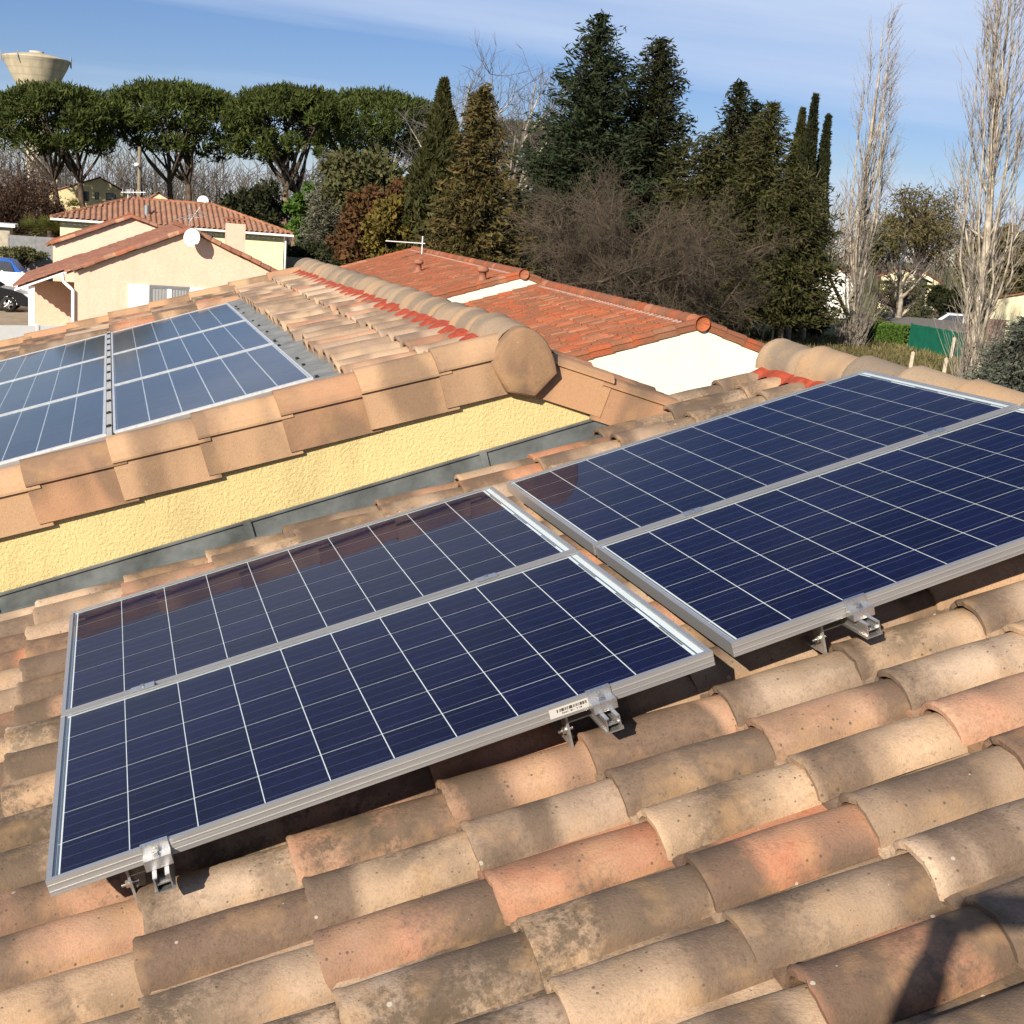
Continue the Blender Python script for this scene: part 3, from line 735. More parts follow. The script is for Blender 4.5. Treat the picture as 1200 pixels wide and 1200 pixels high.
tr.box(-0.768+0.998, 0.268, 3.5, 8.6, WP-0.03, WP-0.012); tr.box(0.236, 0.262, 3.5, 8.6, WP-0.012, WP+0.004)
o = tr.build('joint_cover', plain('cover_strip', (0.52,0.50,0.45), 0.5, 0.4, 0.3, 0.1), yr)
for k2 in range(12):
    MB().lathe([(0, 0.010), (0.012, 0.010), (0.014, 0.0), (0, 0)], 8).build('screw', M_BLACK, yr).location = (0.249, 3.75 + 0.42*k2, WP+0.004)
sf = MB()
M_AF = plain('alu_flashing', (0.30,0.27,0.23), 0.7, 0.3, 0.1, 0.15)
MB().box(-1.9, 1.40, 3.30, 3.598, WP-0.035, WP-0.012).build('side_flashing', M_AF, yr)
MB().box(-1.9, 1.40, 8.53, 8.66, WP-0.035, WP-0.012).build('side_flashing', M_AF, yr)
lf = MB(); random.seed(3)
n = 60
V = []; F = []
for i in range(n+1):
    vv = 3.30 + (9.3-3.30)*i/n
    for j, uu in enumerate((1.258, 1.30, 1.34, 1.38, 1.46)):
        V.append((uu, vv, WP - 0.010 + 0.006*math.sin(i*1.7+j) * (0 if j == 0 else 1) + 0.004*math.sin(i*4.3)))
for i in range(n):
    for j in range(4): F.append((i*5+j, i*5+j+1, (i+1)*5+j+1, (i+1)*5+j))
lead = link('lead_apron', arr_mesh('lead_apron', V, F, [True]*len(F), M_LEAD), yr)
for k2 in range(11):
    MB().box(-0.008, 0.008, -0.016, 0.016, 0, 0.007).build('fixing_clip', M_BLACK, yr).location = (1.272 + random.uniform(0, 0.02), 3.6 + k2*0.46 + random.uniform(-.16, .16), WP - 0.006)

# ------------------------------------------------------------------ orange terrace behind
DEL = R(5.0)
EV = np.array([math.cos(DEL), -math.sin(DEL), 0]); NV = np.array([math.sin(DEL), math.cos(DEL), 0])
M_MORTP = plain('pink_mortar', (0.50, 0.33, 0.27), 0.9, 0.1)
VGO = {s: fixn(arr_mesh('verge_tile', *verge_arrays(sgn=s, ph=0.10, bz=0.8), M_ORANGE)) for s in (1, -1)}
RTO = half_round('ridge_tile', M_ORANGE, 0.125, 0.112, 0.43, drop=0.05)
OT = tile_set('tile', M_ORANGE, 3, seg=8, rim=False, tilt=0.012)
def slope_mats(pitch, y0, y1, zr):
    """left slope: u rises to +x, u = 0 at the ridge; right slope turned half a turn. Frames in house coordinates"""
    c, s_ = math.cos(pitch), math.sin(pitch)
    A = Matrix(((c, 0, -s_, 0), (0, 1, 0, 0), (s_, 0, c, 0), (0, 0, 0, 1)))
    L_ = Matrix.Translation((0, 0, zr)) @ A
    R_ = Matrix.Translation((0, y0+y1, zr)) @ Matrix.Rotation(math.pi, 4, 'Z') @ A
    return L_, R_
def terrace(label, e0, n0, n1, zr, half, parts):
    loc = CAM + EV*e0 + NV*n0
    h = thing('terraced_house', label, 'house', (loc[0], loc[1], GROUND), -DEL, 'orange roofed terrace behind the yellow house')
    Ln = n1 - n0; Z = zr - GROUND; p = R(18.0); tp = math.tan(p)
    MB().prism([(-half, 0), (-half, Z-half*tp-0.05), (0, Z-0.05), (half, Z-half*tp-0.05), (half, 0)], 1, 0.0, Ln).build('wall', M_CREAM, h)
    SL, SR = slope_mats(p, 0, Ln, Z)
    ul = (half + 0.3)/math.cos(p)
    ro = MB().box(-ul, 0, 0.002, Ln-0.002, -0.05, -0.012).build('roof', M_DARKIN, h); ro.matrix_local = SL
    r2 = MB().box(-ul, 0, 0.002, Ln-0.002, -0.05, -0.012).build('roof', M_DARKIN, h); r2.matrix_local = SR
    jq = rng.normal(0, 0.07, 200)
    spots = [(-0.46 - 0.365*a + jq[q]*0.8, 0.16 + 0.2165*q, 0.0) for a in range(int(ul/0.365)) for q in range(int((Ln-0.3)/0.2165))]
    if parts:
        spots.sort(key=lambda s: s[1]*0.6 - s[0]*2.2)
        for s in spots[:290]: place_tile(OT, ro, *s, jit=1.0)
        spots = spots[290:]
    tile_run('tile_field', spots, M_ORANGE_A, ro, seg=6, rim=False, inner=False, tilt=0.012)
    tile_run('tile_field', [(-0.40 - 0.365*a, 0.16 + 0.2165*q, 0.0) for a in range(int(ul/0.365)) for q in range(int((Ln-0.3)/0.2165))], M_ORANGE_A, r2, seg=5, rim=False, inner=False)
    for k2 in range(int(ul/0.371)):
        for par, v, s in ((ro, -0.03, 1), (ro, Ln+0.03, -1), (r2, -0.03, 1), (r2, Ln+0.03, -1)):
            link('verge_tile', VGO[s], par, Matrix.Translation((-0.44 - 0.371*k2 + random.gauss(0, .003), v, 0.05)))
    y = -0.02; i = 0
    while y < Ln - 0.1:
        link('ridge_tile', RTO, h, Matrix.Translation((random.gauss(0, .003), y+0.43, Z+0.035)) @ Matrix.Rotation(-math.pi/2, 4, 'Z') @ Matrix.Rotation(0.02, 4, 'Y')); y += 0.385
    mo = MB()
    for i in range(int(Ln/0.2165)): mo.box(-0.215, -0.13, 0.10+i*0.2165, 0.10+i*0.2165+0.085, 0.02, 0.070)
    stuff(mo.build('ridge_mortar', M_MORTP, ro))
    MB().lathe([(0, 0.0), (0.125, 0.0), (0.132, 0.012), (0.125, 0.05)], 18).build('ridge_end_disc', M_ORANGE, h).matrix_local = Matrix.Translation((0, -0.03, Z+0.04)) @ Matrix.Rotation(math.pi/2, 4, 'X')
    return h, ro, SL
O1, O1r, _ = terrace('cream gabled house with bright orange tile roof just behind the yellow gable', 7.504, 20.0, 30.95, 0.185, 4.6, True)
O2, O2r, SL2 = terrace('orange tiled house with two roof vents and an aerial, farther along the terrace', 6.95, 31.0, 50.5, 0.41, 4.6, False)
zb = MB().box(-4.8, -0.05, -0.16, -0.03, -0.02, 0.10)       # zinc flashing at the foot of the cream strip
o = zb.build('zinc_flashing', M_ZINC, O2); o.matrix_local = Matrix.Translation((0, 0, -0.42)) @ SL2
def on_plane(x, y, P0, nrm):
    d = pix(x, y); tt = ((np.array(P0) - CAM) @ nrm)/(d @ nrm); return CAM + d*tt
bpy.context.view_layer.update()
Mw = O2r.matrix_world
for x, y in ((490, 321), (565, 333)):
    q = on_plane(x, y, Mw.translation, np.array(Mw.to_3x3() @ Vector((0, 0, 1)))); q = O2.matrix_world.inverted() @ Vector(q)
    vp = MB(); vp.lathe([(0.17, -0.1), (0.15, 0.06), (0.095, 0.10), (0.09, 0.30), (0.13, 0.30), (0.15, 0.34), (0.12, 0.42), (0, 0.44)], 14)
    vp.build('vent_pipe', plain('vent_clay', (0.30, 0.13, 0.08), 0.8, 0.2), O2).location = q
# television aerial on the far ridge end
q = at(494, 302, 47)
an = thing('television_aerial', 'thin white television aerial on the far end of the orange ridge', 'aerial', (q[0], q[1], q[2]-0.3))
MB().tube([(0, 0, 0), (0, 0, 1.05)], 0.022, 6).build('mast', M_WHITE, an)
bo = MB().tube([(0.10, 0, 0.80), (-1.35, -0.10, 0.80)], 0.02, 6).build('boom', M_WHITE, an)
for k2 in range(11): MB().tube([(-0.10-0.12*k2, -0.20-0.008*k2, 0.80), (-0.10-0.12*k2, 0.20-0.008*k2, 0.80)], 0.011, 4).build('element', M_WHITE, an)

# ------------------------------------------------------------------ other houses
M_VRED = tile_mat('clay_verge_red', PAL_RED + [(0.42,0.20,0.11),(0.45,0.26,0.16)], (0.2,0.10,0.07), 0.4, detail=False)
VGR = half_round('verge_tile', M_VRED, 0.115, 0.10, 0.42, drop=0.3)
def gable_house(name, label, origin, rz, x0, x1, xa, L, eave0, eave1, ridge, wall, tmat, over=0.25, tile_w=0.2175, group=None, verge=False):
    """gable across local x (x0..x1, apex xa) at y = 0, running back L; heights above the ground"""
    h = thing(name, label, 'house', (origin[0], origin[1], GROUND), rz, group)
    MB().prism([(x0, 0), (x0, eave0), (xa, ridge), (x1, eave1), (x1, 0)], 1, 0, L).build('wall', wall, h)
    for side, (xe, ze) in enumerate(((x0, eave0), (x1, eave1))):
        p = math.atan2(ridge - ze, abs(xa - xe)); c, s_ = math.cos(p), math.sin(p)
        A = Matrix(((c, 0, -s_, 0), (0, 1, 0, 0), (s_, 0, c, 0), (0, 0, 0, 1)))
        if side: A = Matrix.Translation((0, L, 0)) @ Matrix.Rotation(math.pi, 4, 'Z') @ A
        A = Matrix.Translation((xa, 0, ridge)) @ A
        ul = abs(xa-xe)/c + over
        ro = MB().box(-ul, 0, -0.06, L+0.06, 0.0, 0.04).build('roof', M_WOODDK, h); ro.matrix_local = A
        nq = int((L+0.12)/tile_w); na = int(ul/0.365) + 1
        spots = [(-ul + 0.365*a - 0.03, -0.10 + tile_w*q, 0.055) for a in range(na) if -ul + 0.365*a < -0.3 for q in range(nq)]
        tile_run('tile_field', spots, tmat, ro, seg=6, rim=False, inner=False, W=tile_w, bw=tile_w*0.74)
    if verge:
        for side, (xe, ze) in enumerate(((x0, eave0), (x1, eave1))):
            p = math.atan2(ridge - ze, abs(xa - xe)); ul = abs(xa-xe)/math.cos(p) + over
            sg = -1 if side == 0 else 1
            for i in range(int(ul/0.36)):
                c0 = 0.36*(i+1.02); 
                Mv = Matrix.Translation((xa, -0.10, ridge+0.07)) @ Matrix.Rotation(p if side else -p, 4, 'Y')
                if side: Mv = Mv @ Matrix.Rotation(math.pi, 4, 'Z')
                Mv = Mv @ Matrix.Translation((-c0, 0, random.gauss(0, .006)))
                link('verge_tile', VGR, h, Mv)
    rr = []; y = -0.1
    V, F, S = tile_arrays(L=0.45, bw=0.26, W=0.262, H=0.10, seg=7, rim=False, inner=False)
    k2 = int((L+0.2)/0.4)
    VV = np.concatenate([np.stack([V[:, 1]-0.13, V[:, 0]-0.1+0.4*i, V[:, 2]], 1) for i in range(k2)]) + np.array([xa, 0, ridge+0.06])
    FF = np.concatenate([np.array(F) + i*len(V) for i in range(k2)])
    me = np_mesh('ridge_tiles', VV, FF, tmat, True)
    a = me.attributes.new('rnd', 'FLOAT', 'POINT'); a.data.foreach_set('value', np.repeat(rng.random(k2), len(V)).astype(np.float32))
    a = me.attributes.new('loc', 'FLOAT_VECTOR', 'POINT'); a.data.foreach_set('vector', np.tile(V, (k2, 1)).astype(np.float32).ravel())
    stuff(link('ridge_tiles', me, h))
    return h
def window(h, x0, x1, z0, z1, y=-0.02, mull=1, frame=M_WHITE, curtain=True, deep=0.12):
    wdw = MB()
    wdw.box(x0, x1, y, y+0.05, z0, z0+0.05); wdw.box(x0, x1, y, y+0.05, z1-0.05, z1)
    wdw.box(x0, x0+0.05, y, y+0.05, z0+0.05, z1-0.05); wdw.box(x1-0.05, x1, y, y+0.05, z0+0.05, z1-0.05)
    xm = (x0+x1)/2
    if mull: wdw.box(xm-0.06, xm+0.06, y-0.004, y+0.046, z0+0.05, z1-0.05)
    wo_ = wdw.build('window', frame, h)
    MB().box(x0+0.05, x1-0.05, y+0.012, y+0.018, z0+0.05, z1-0.05).build('pane', M_GLASSDK, wo_)
    return wo_
# peach house
YH = 42.0
gx0, gx1, gxa = -0.905, 6.6, 2.70
H1 = gable_house('peach_house', 'peach rendered house with white shutters and a satellite dish on its gable', (0, YH), 0, gx0, gx1, gxa, 10.5, 2.50, 2.36, 4.02, M_PEACH, M_RED_A, verge=True)
z1 = lambda x, y: onY(x, y, YH)[2] - GROUND
x1_ = lambda x, y=340: onY(x, y, YH)[0]
wx0, wx1 = x1_(176), x1_(221); wz1 = z1(198, 337); wz0 = wz1 - 1.35
f_ = window(H1, wx0, wx1, wz0, wz1, frame=M_GREY)
MB().box((wx0+wx1)/2-0.07, (wx0+wx1)/2+0.07, -0.034, -0.026, wz0+0.05, wz1-0.05).build('mullion', M_WHITE, f_)
for xa0, xb0 in ((wx0+0.06, (wx0+wx1)/2-0.07), ((wx0+wx1)/2+0.07, wx1-0.06)):
    V = []; F = []
    for i in range(25):
        xx = xa0+(xb0-xa0)*i/24; yy = -0.012+0.005*math.sin(i*1.3); V += [(xx, yy, wz0+0.06), (xx, yy, wz1-0.06)]
    F = [(2*i, 2*i+2, 2*i+3, 2*i+1) for i in range(24)]
    link('curtain', arr_mesh('curtain', V, F, [True]*24, M_CURTAIN), f_)
for a, b2 in ((x1_(150), x1_(175)), (x1_(222.5), x1_(248))):
    s = MB().box(a, b2, -0.05, -0.01, wz0-0.03, wz1+0.05)
    so_ = s.build('shutter', M_WHITE, H1)
    for zz in (wz0+0.2, wz1-0.2): MB().box(a+0.03, b2-0.03, -0.062, -0.05, zz-0.04, zz+0.04).build('batten', M_WHITE, so_)
lin = MB().box(wx0-0.05, wx1+0.05, -0.03, 0.0, wz1, wz1+0.06).build('lintel', M_GREY, H1)
# porch at the left, set back
pr = MB()
sl = (4.02-2.50)/(gxa-gx0)
zl = lambda x: 4.02 - (gxa-x)*sl
pr.prism([(-2.75, zl(-2.75)+0.02), (-0.9, zl(-0.9)+0.02), (-0.9, zl(-0.9)+0.09), (-2.75, zl(-2.75)+0.09)], 1, 2.0, 10.5)
pp = pr.build('porch_roof', M_WOODDK, H1)
A = Matrix.Translation((gxa, 0, 4.02)) @ Matrix.Rotation(-math.atan(sl), 4, 'Y')
tile_run('tile_field', [(-(gxa+2.85)/math.cos(math.atan(sl)) + 0.365*a, 1.9 + 0.2175*q, 0.085) for a in range(6) for q in range(40)], M_RED_A, pp, A, seg=6, rim=False, inner=False)
MB().prism([(-2.85, zl(-2.85)-0.04), (-0.95, zl(-0.95)-0.04), (-0.95, zl(-0.95)+0.03), (-2.85, zl(-2.85)+0.03)], 1, 1.88, 1.95).build('white_bargeboard', M_WHITE, H1)
MB().box(-2.55, gx0-0.004, 5.2, 5.4, 0, zl(-2.5)).build('porch_wall', M_PEACH, H1)
MB().box(-2.42, -2.22, 2.0, 2.2, 0, zl(-2.45)-0.02).build('porch_column', M_WHITE, H1)
dp = MB().tube([(gx0-0.42, 1.8, zl(-1.25)-0.05), (gx0-0.36, 1.2, zl(-1.25)-0.28), (gx0-0.12, -0.06, zl(-1.25)-0.38), (gx0-0.04, -0.08, 1.9), (gx0-0.04, -0.08, 0)], 0.055, 8)
dp.build('downpipe', M_WHITE, H1)
cx0 = onY(265, 270, 52)[0]; cx1 = onY(286.5, 270, 52)[0]; cz = onY(276, 262, 52)[2]-GROUND
ch = MB().box(cx0, cx1, 9.6, 10.4, 1.5, cz).build('chimney', M_PEACH, H1)
cp = MB().box(cx0-0.08, cx1+0.08, 9.52, 10.48, cz+0.16, cz+0.22); cp.build('chimney_cap', M_ORANGE, ch)
for xx in np.linspace(cx0+0.04, cx1-0.04, 4): MB().box(xx-0.03, xx+0.03, 9.62, 9.7, cz, cz+0.16).build('cap_brick', M_ORANGE, ch)
# satellite dish and aerial
q = onY(225, 279, YH-0.45)
ds = thing('satellite_dish', 'round white satellite dish on the peach gable wall', 'satellite dish', (q[0], q[1], q[2]))
d_ = MB(); prof = [(0.0, 0.0), (0.09, 0.005), (0.18, 0.022), (0.25, 0.046), (0.265, 0.052), (0.25, 0.040), (0.0, -0.012)]
d_.lathe(prof, 24)
o = d_.build('reflector', M_WHITE, ds); o.rotation_euler = (R(68), 0, R(-12)); o.scale = (1, 1.18, 1)
MB().tube([(0, 0.02, -0.05), (0.02, 0.44, -0.18)], 0.022, 6).build('bracket', M_GREY, ds)
MB().tube([(0, -0.02, -0.24), (-0.06, -0.36, -0.10)], 0.012, 6).build('feed_arm', M_GREY, ds)
MB().tube([(-0.06, -0.36, -0.13), (-0.06, -0.34, -0.04)], 0.03, 8).build('feed_horn', M_GREY, ds)
q = onY(222, 276, YH+0.3)
an = thing('television_aerial', 'bare metal television aerial above the satellite dish', 'aerial', (q[0], q[1], q[2]))
MB().tube([(0, 0, -0.3), (-0.02, 0, 1.0)], 0.02, 6).build('mast', M_GALV, an)
for s, zz in ((1, 0.55), (-1, 0.75)):
    MB().tube([(-0.55*s, -0.05, zz-0.1), (0.5*s, 0.05, zz+0.28*s)], 0.013, 5).build('boom', M_GALV, an)
    for k2 in range(6): MB().tube([(-0.5*s + 0.18*k2*s, -0.25, zz-0.1+0.055*k2), (-0.5*s + 0.18*k2*s, 0.25, zz-0.02+0.055*k2)], 0.009, 4).build('element', M_GALV, an)
MB().tube([(0.0, 0, 0.45), (0.32, -0.05, 0.95)], 0.013, 5).build('stay', M_GALV, an)
# pink gable behind
YP = 57.0
pa = onY(155, 256, YP); pe = onY(62, 287, YP)
H2 = gable_house('pink_house', 'pale pink gable with orange verge tiles behind the peach house roof', (pa[0], YP), 0, pe[0]-pa[0], 4.2, 0, 8, pe[2]-GROUND, pa[2]-GROUND-1.3, pa[2]-GROUND, M_PINK, M_ORANGE_A, verge=True)
# long pale house with hipped roof
YL = 75.0
ea, eb = onY(60, 252, YL), onY(343, 278, YL); ez = (ea[2]+eb[2])/2 - GROUND
xa_, xb_ = ea[0]+0.45, eb[0]-0.45; dep = 8.6; rise = 1.33
H3 = thing('pale_house', 'long pale yellow house with brown corrugated hipped tile roof', 'house', (0, YL, GROUND))
MB().box(xa_, xb_, 0.45, dep-0.45, 0, ez-0.02).build('wall', M_PALE, H3)
hp = dep/2
rm = MB(); e0, e1 = ea[0], eb[0]
rm.add([(e0,0,ez),(e1,0,ez),(e1,dep,ez),(e0,dep,ez),(e0+hp,hp,ez+rise),(e1-hp,hp,ez+rise)], [(0,1,5,4),(1,2,5),(2,3,4,5),(3,0,4),(0,3,2,1)])
rf = rm.build('roof', M_WOODDK, H3)
pitch = math.atan2(rise, hp); sl_len = math.hypot(rise, hp)
def hip_field(ox, oy, ang, width):
    A = Matrix.Translation((ox, oy, ez)) @ Matrix.Rotation(ang, 4, 'Z')
    c, s_ = math.cos(pitch), math.sin(pitch)
    # frame: u up the slope (local y of A), v along the eave
    B = Matrix(((0, -1, 0, 0), (c, 0, -s_, 0), (s_, 0, c, 0), (0, 0, 0, 1)))
    spots = []
    for a in range(int(sl_len/0.40)+1):
        u = 0.40*a - 0.05
        for q_ in range(int(width/0.30)):
            v = 0.30*q_ + 0.15
            lim = (u+0.2)*c
            if lim < v < width - lim and u + 0.25 < sl_len: spots.append((u, -v-0.12, 0.02))
    tile_run('tile_field', spots, M_TERRA_A, rf, A @ B, seg=6, rim=False, inner=False, L=0.46, W=0.30, bw=0.20, H=0.085)
hip_field(e0, 0, 0, e1-e0); hip_field(e1, 0, math.pi/2, dep); hip_field(e0, dep, -math.pi/2, dep)
hr = MB()
P_ = [(e0,0,ez),(e0+hp,hp,ez+rise),(e1-hp,hp,ez+rise),(e1,0,ez)]
for p_, q_ in ((0,1),(1,2),(2,3)):
    a, b2 = Vector(P_[p_]), Vector(P_[q_]); k2 = max(2, int((b2-a).length/0.4))
    for i in range(k2):
        s0, s1 = a.lerp(b2, i/k2), a.lerp(b2, (i+1.1)/k2)
        hr.tube([s0+Vector((0,0,0.05)), s1+Vector((0,0,0.03))], [0.13, 0.11], 8)
me = hr.mesh('hip_tiles', M_ORANGE); stuff(link('hip_tiles', me, rf))
MB().box(e0-0.05, e1+0.05, -0.13, -0.01, ez-0.12, ez+0.0).build('gutter', M_WHITE, H3)
MB().tube([(xb_+0.1, 0.35, ez-0.1), (xb_+0.1, 0.35, 0)], 0.06, 8).build('downpipe', M_WHITE, H3)
o = window(H3, onY(242, 272, YL)[0], onY(252, 272, YL)[0], ez-1.5, ez-0.35, 0.42, 0)
q = onY(172, 253, YL+1.5); MB().tube([(q[0], 1.6, ez+0.3), (q[0], 1.6, ez+1.05)], 0.16, 10).build('flue', M_GREY, H3)
q = onY(238, 236, YL+5)
ds2 = thing('satellite_dish', 'small white satellite dish behind the brown hipped roof ridge', 'satellite dish', (q[0], q[1], q[2]))
o = MB().lathe([(0.0, 0.0), (0.15, 0.012), (0.32, 0.06), (0.34, 0.07), (0.32, 0.05), (0, -0.02)], 18).build('reflector', M_WHITE, ds2); o.rotation_euler = (R(70), 0, R(-15))
MB().tube([(0, 0.05, 0), (0, 0.1, -0.9)], 0.025, 6).build('mast', M_GREY, ds2)
q = onY(150, 228, YL+4)
an = thing('television_aerial', 'pale aerial beside the left end of the brown hipped roof ridge', 'aerial', (q[0], q[1], q[2]-0.8))
MB().tube([(0, 0, 0), (0, 0, 1.1)], 0.025, 6).build('mast', M_WHITE, an)
MB().tube([(-0.4, 0, 0.9), (1.0, 0, 1.0)], 0.03, 6).build('boom', M_WHITE, an)
for k2 in range(7): MB().tube([(-0.3+0.2*k2, -0.2, 0.85), (-0.3+0.2*k2, 0.2, 1.1)], 0.015, 4).build('element', M_WHITE, an)
# far houses at the left
def far_gable(name, label, xl, yl, xa2, ya2, xr, yr_, D, wall, tmat, L=8, rz=0):
    a = at(xa2, ya2, D); l = onY(xl, yl, a[1]); r = onY(xr, yr_, a[1])
    return gable_house(name, label, (a[0], a[1]), rz, l[0]-a[0], r[0]-a[0], 0, L, l[2]-GROUND, r[2]-GROUND, a[2]-GROUND, wall, tmat, 0.4, 0.30), a
H4, a4 = far_gable('beige_house', 'beige gabled house with dark brown eaves between the pine trunks', 58, 226, 117, 209, 147, 226, 118, M_BEIGE, M_RED_A)
k4 = pxw(118)
for x0, x1, y0, y1 in ((97, 104, 224, 236), (111, 116, 225, 234), (124, 136, 226, 235)):
    A0 = onY(x0, y0, a4[1]); A1 = onY(x1, y1, a4[1])
    window(H4, A0[0]-a4[0], A1[0]-a4[0], A1[2]-GROUND, A0[2]-GROUND, -0.03, 0, M_WOODDK)
q = onY(63, 214, a4[1]+2); MB().box(q[0]-a4[0]-0.2, q[0]-a4[0]+0.25, 1.8, 2.6, 3, q[2]+1.2-GROUND).build('chimney', M_BEIGE, H4)
H5, a5 = far_gable('white_house', 'small pale house with red roof right of the lamp pole', 160, 243, 186, 227, 208, 240, 128, M_PALE, M_RED_A)
for x0, x1, y0, y1 in ((183, 190, 233, 240), (200, 204, 234, 240)):
    A0 = onY(x0, y0, a5[1]); A1 = onY(x1, y1, a5[1]); window(H5, A0[0]-a5[0], A1[0]-a5[0], A1[2]-GROUND, A0[2]-GROUND, -0.03, 0, M_WOODDK)
# houses at the right
H6, a6 = far_gable('yellow_bungalow', 'small pale yellow bungalow with red roof seen between the poplars', 1037, 324, 1059, 316, 1082, 330, 122, M_PALE, M_ORANGE_A, 8, R(-34))
H7, a7 = far_gable('cream_bungalow', 'cream bungalow roof end right of the yellow bungalow', 1066, 326, 1080, 319, 1096, 330, 140, M_PALE, M_ORANGE_A, 8, R(-34))
q = at(1172, 352, 84)
H8 = gable_house('cream_garage', 'cream rendered building with brown door behind the right-hand poplar', (q[0], q[1]), R(-42), -0.4, 5.5, 2.3, 5, q[2]-GROUND, q[2]-GROUND, q[2]-GROUND+0.7, M_PALE, M_RED_A)
MB().box(-0.5, 0.55, -0.05, -0.005, 0, 1.75).build('door', plain('brown_door', (0.20, 0.11, 0.08), 0.6, 0.3), H8)
q = at(972, 340, 105)
H9 = gable_house('white_cottage', 'white house glimpsed between the conifers and the left poplar', (q[0], q[1]), R(-32), -1.6, 2.0, 0.6, 8, q[2]-GROUND+0.6, q[2]-GROUND+0.6, q[2]-GROUND+1.6, M_WHITEWALL, M_TERRA_A)
window(H9, -0.9, 0.0, 0.9, 2.1, -0.03, 1)

# ------------------------------------------------------------------ water tower
q = at(43, 70, 300)
wt = thing('water_tower', 'tall concrete water tower with inverted cone tank above the pines', 'water tower', (q[0], q[1], GROUND))
Zt = q[2]-GROUND; kx_ = pxw(300)
m, t, b = new_mat('water_tower_concrete', 0.9, 0.15)
v = coords(t); s1 = noise(t, mapping(t, v, sc=(1, 1, 0.12)), 0.9, 5, 0.6)
cc = ramp(t, s1, [(0.3, (0.40, 0.34, 0.24)), (0.7, (0.55, 0.48, 0.35))])
wv = t.nodes.new('ShaderNodeTexWave'); wv.bands_direction = 'Z'; wv.inputs['Scale'].default_value = 0.22; wv.inputs['Distortion'].default_value = 0.3; t.links.new(v, wv.inputs['Vector'])
t.links.new(mixc(t, 1.0, cc, ramp(t, wv.outputs['Fac'], [(0.0, 0.86), (0.15, 1.0)]), 'MULTIPLY'), b.inputs['Base Color'])
R0, R1 = 33.5*kx_, 12.0*kx_
MB().lathe([(R1*1.06, 0), (R1, 1), (R1*0.98, Zt-48*kx_), (R1*1.05, Zt-43*kx_)], 40).build('shaft', m, wt)
MB().lathe([(R1*1.05, Zt-43*kx_), (R0*0.62, Zt-26*kx_), (R0*0.93, Zt-6*kx_), (R0, Zt), (R0*1.02, Zt+0.9*kx_), (R0*0.99, Zt+1.6*kx_)], 48).build('tank', m, wt)
MB().lathe([(R0*0.99, Zt+1.6*kx_), (R0*0.55, Zt+5*kx_), (R0*0.22, Zt+6.5*kx_)], 40).build('roof', m, wt)
MB().lathe([(R0*0.22, Zt+6*kx_), (R0*0.22, Zt+8.2*kx_), (0, Zt+9*kx_)], 24).build('lantern', m, wt)
for a in (2.7, 2.95, 3.2, 0.15, -0.2, 4.2):
    MB().tube([(R0*1.03*math.cos(a), R0*1.03*math.sin(a), Zt-1.0), (R0*1.03*math.cos(a), R0*1.03*math.sin(a), Zt+1.1)], 0.12, 6).build('antenna', M_GREY, wt)

# ------------------------------------------------------------------ street furniture, walls, cars at the left
q = at(163, 236, 92); qt = at(163.5, 172, 92)
lp = thing('lamp_pole', 'tall wooden street lamp pole in front of the middle pine', 'lamp pole', (q[0], q[1], GROUND))
MB().tube([(0, 0, 0), (0, 0, qt[2]-GROUND)], [0.16, 0.11], 8).build('pole', plain('pole_wood', (0.24, 0.19, 0.13), 0.9, 0.1), lp)
zl_ = at(160, 193, 92)[2]-GROUND
MB().tube([(0, 0, zl_-0.2), (-0.15, -0.5, zl_)], 0.04, 6).build('arm', M_GREY, lp)
MB().lathe([(0, 0.12), (0.10, 0.10), (0.22, 0.0), (0.14, -0.12), (0, -0.16)], 12).build('lamp_head', M_WHITE, lp).location = (-0.18, -0.55, zl_)
def panel_wall(name, label, p0, p1, h, n, mat, cat, th=0.10, group=None, post=True):
    p0, p1 = Vector((p0[0], p0[1], GROUND)), Vector((p1[0], p1[1], GROUND)); d = p1-p0; ln = d.length
    o = thing(name, label, cat, p0, math.atan2(d.y, d.x), group)
    for i in range(n):
        MB().box(ln*i/n+0.03, ln*(i+1)/n-0.03, -th/2, th/2, 0.0, h).build('panel', mat, o)
        if post: MB().box(ln*i/n-0.04, ln*i/n+0.03, -th/2-0.015, th/2+0.015, 0.0, h+0.05).build('post', mat, o)
    return o
gz = lambda x, y, D: at(x, y, D)[2]-GROUND
panel_wall('white_gate', 'white gate panels behind the black car', at(-45, 318, 62.5), at(50, 320, 61.5), gz(20, 319, 62), 4, M_WHITE, 'gate')
panel_wall('white_wall', 'low white garden wall in front of the porch', at(-60, 382, 40), at(92, 384, 41.5), gz(30, 382, 40.7), 3, M_WHITE, 'wall')
o = structure(MB().add([tuple(at(x, 300, D)[:2]) + (0.004,) for x, D in ((-140, 40), (95, 41), (95, 61), (-140, 64))], [(0, 1, 2, 3)]).build('driveway', plain('beige_gravel', (0.38, 0.30, 0.21), 0.95, 0.1, 0, 0.15, 2))); o.location = (0, 0, GROUND)
panel_wall('slat_fence', 'grey horizontal board fence behind the blue car', at(10, 280, 76), at(72, 284, 76), gz(40, 277, 76), 2, plain('grey_boards', (0.25, 0.25, 0.25), 0.8, 0.2), 'fence')
q = at(-8, 270, 79)
sh = thing('concrete_shed', 'small concrete shed with flat white roof at the left edge', 'shed', (q[0], q[1], GROUND))
hz_ = at(0, 263, 79)[2]-GROUND
MB().box(-2.2, 0.85, 0, 2.5, 0, hz_-0.12).build('wall', M_CONC, sh); MB().box(-2.4, 1.15, -0.3, 2.7, hz_-0.12, hz_+0.05).build('roof_slab', M_WHITE, sh)
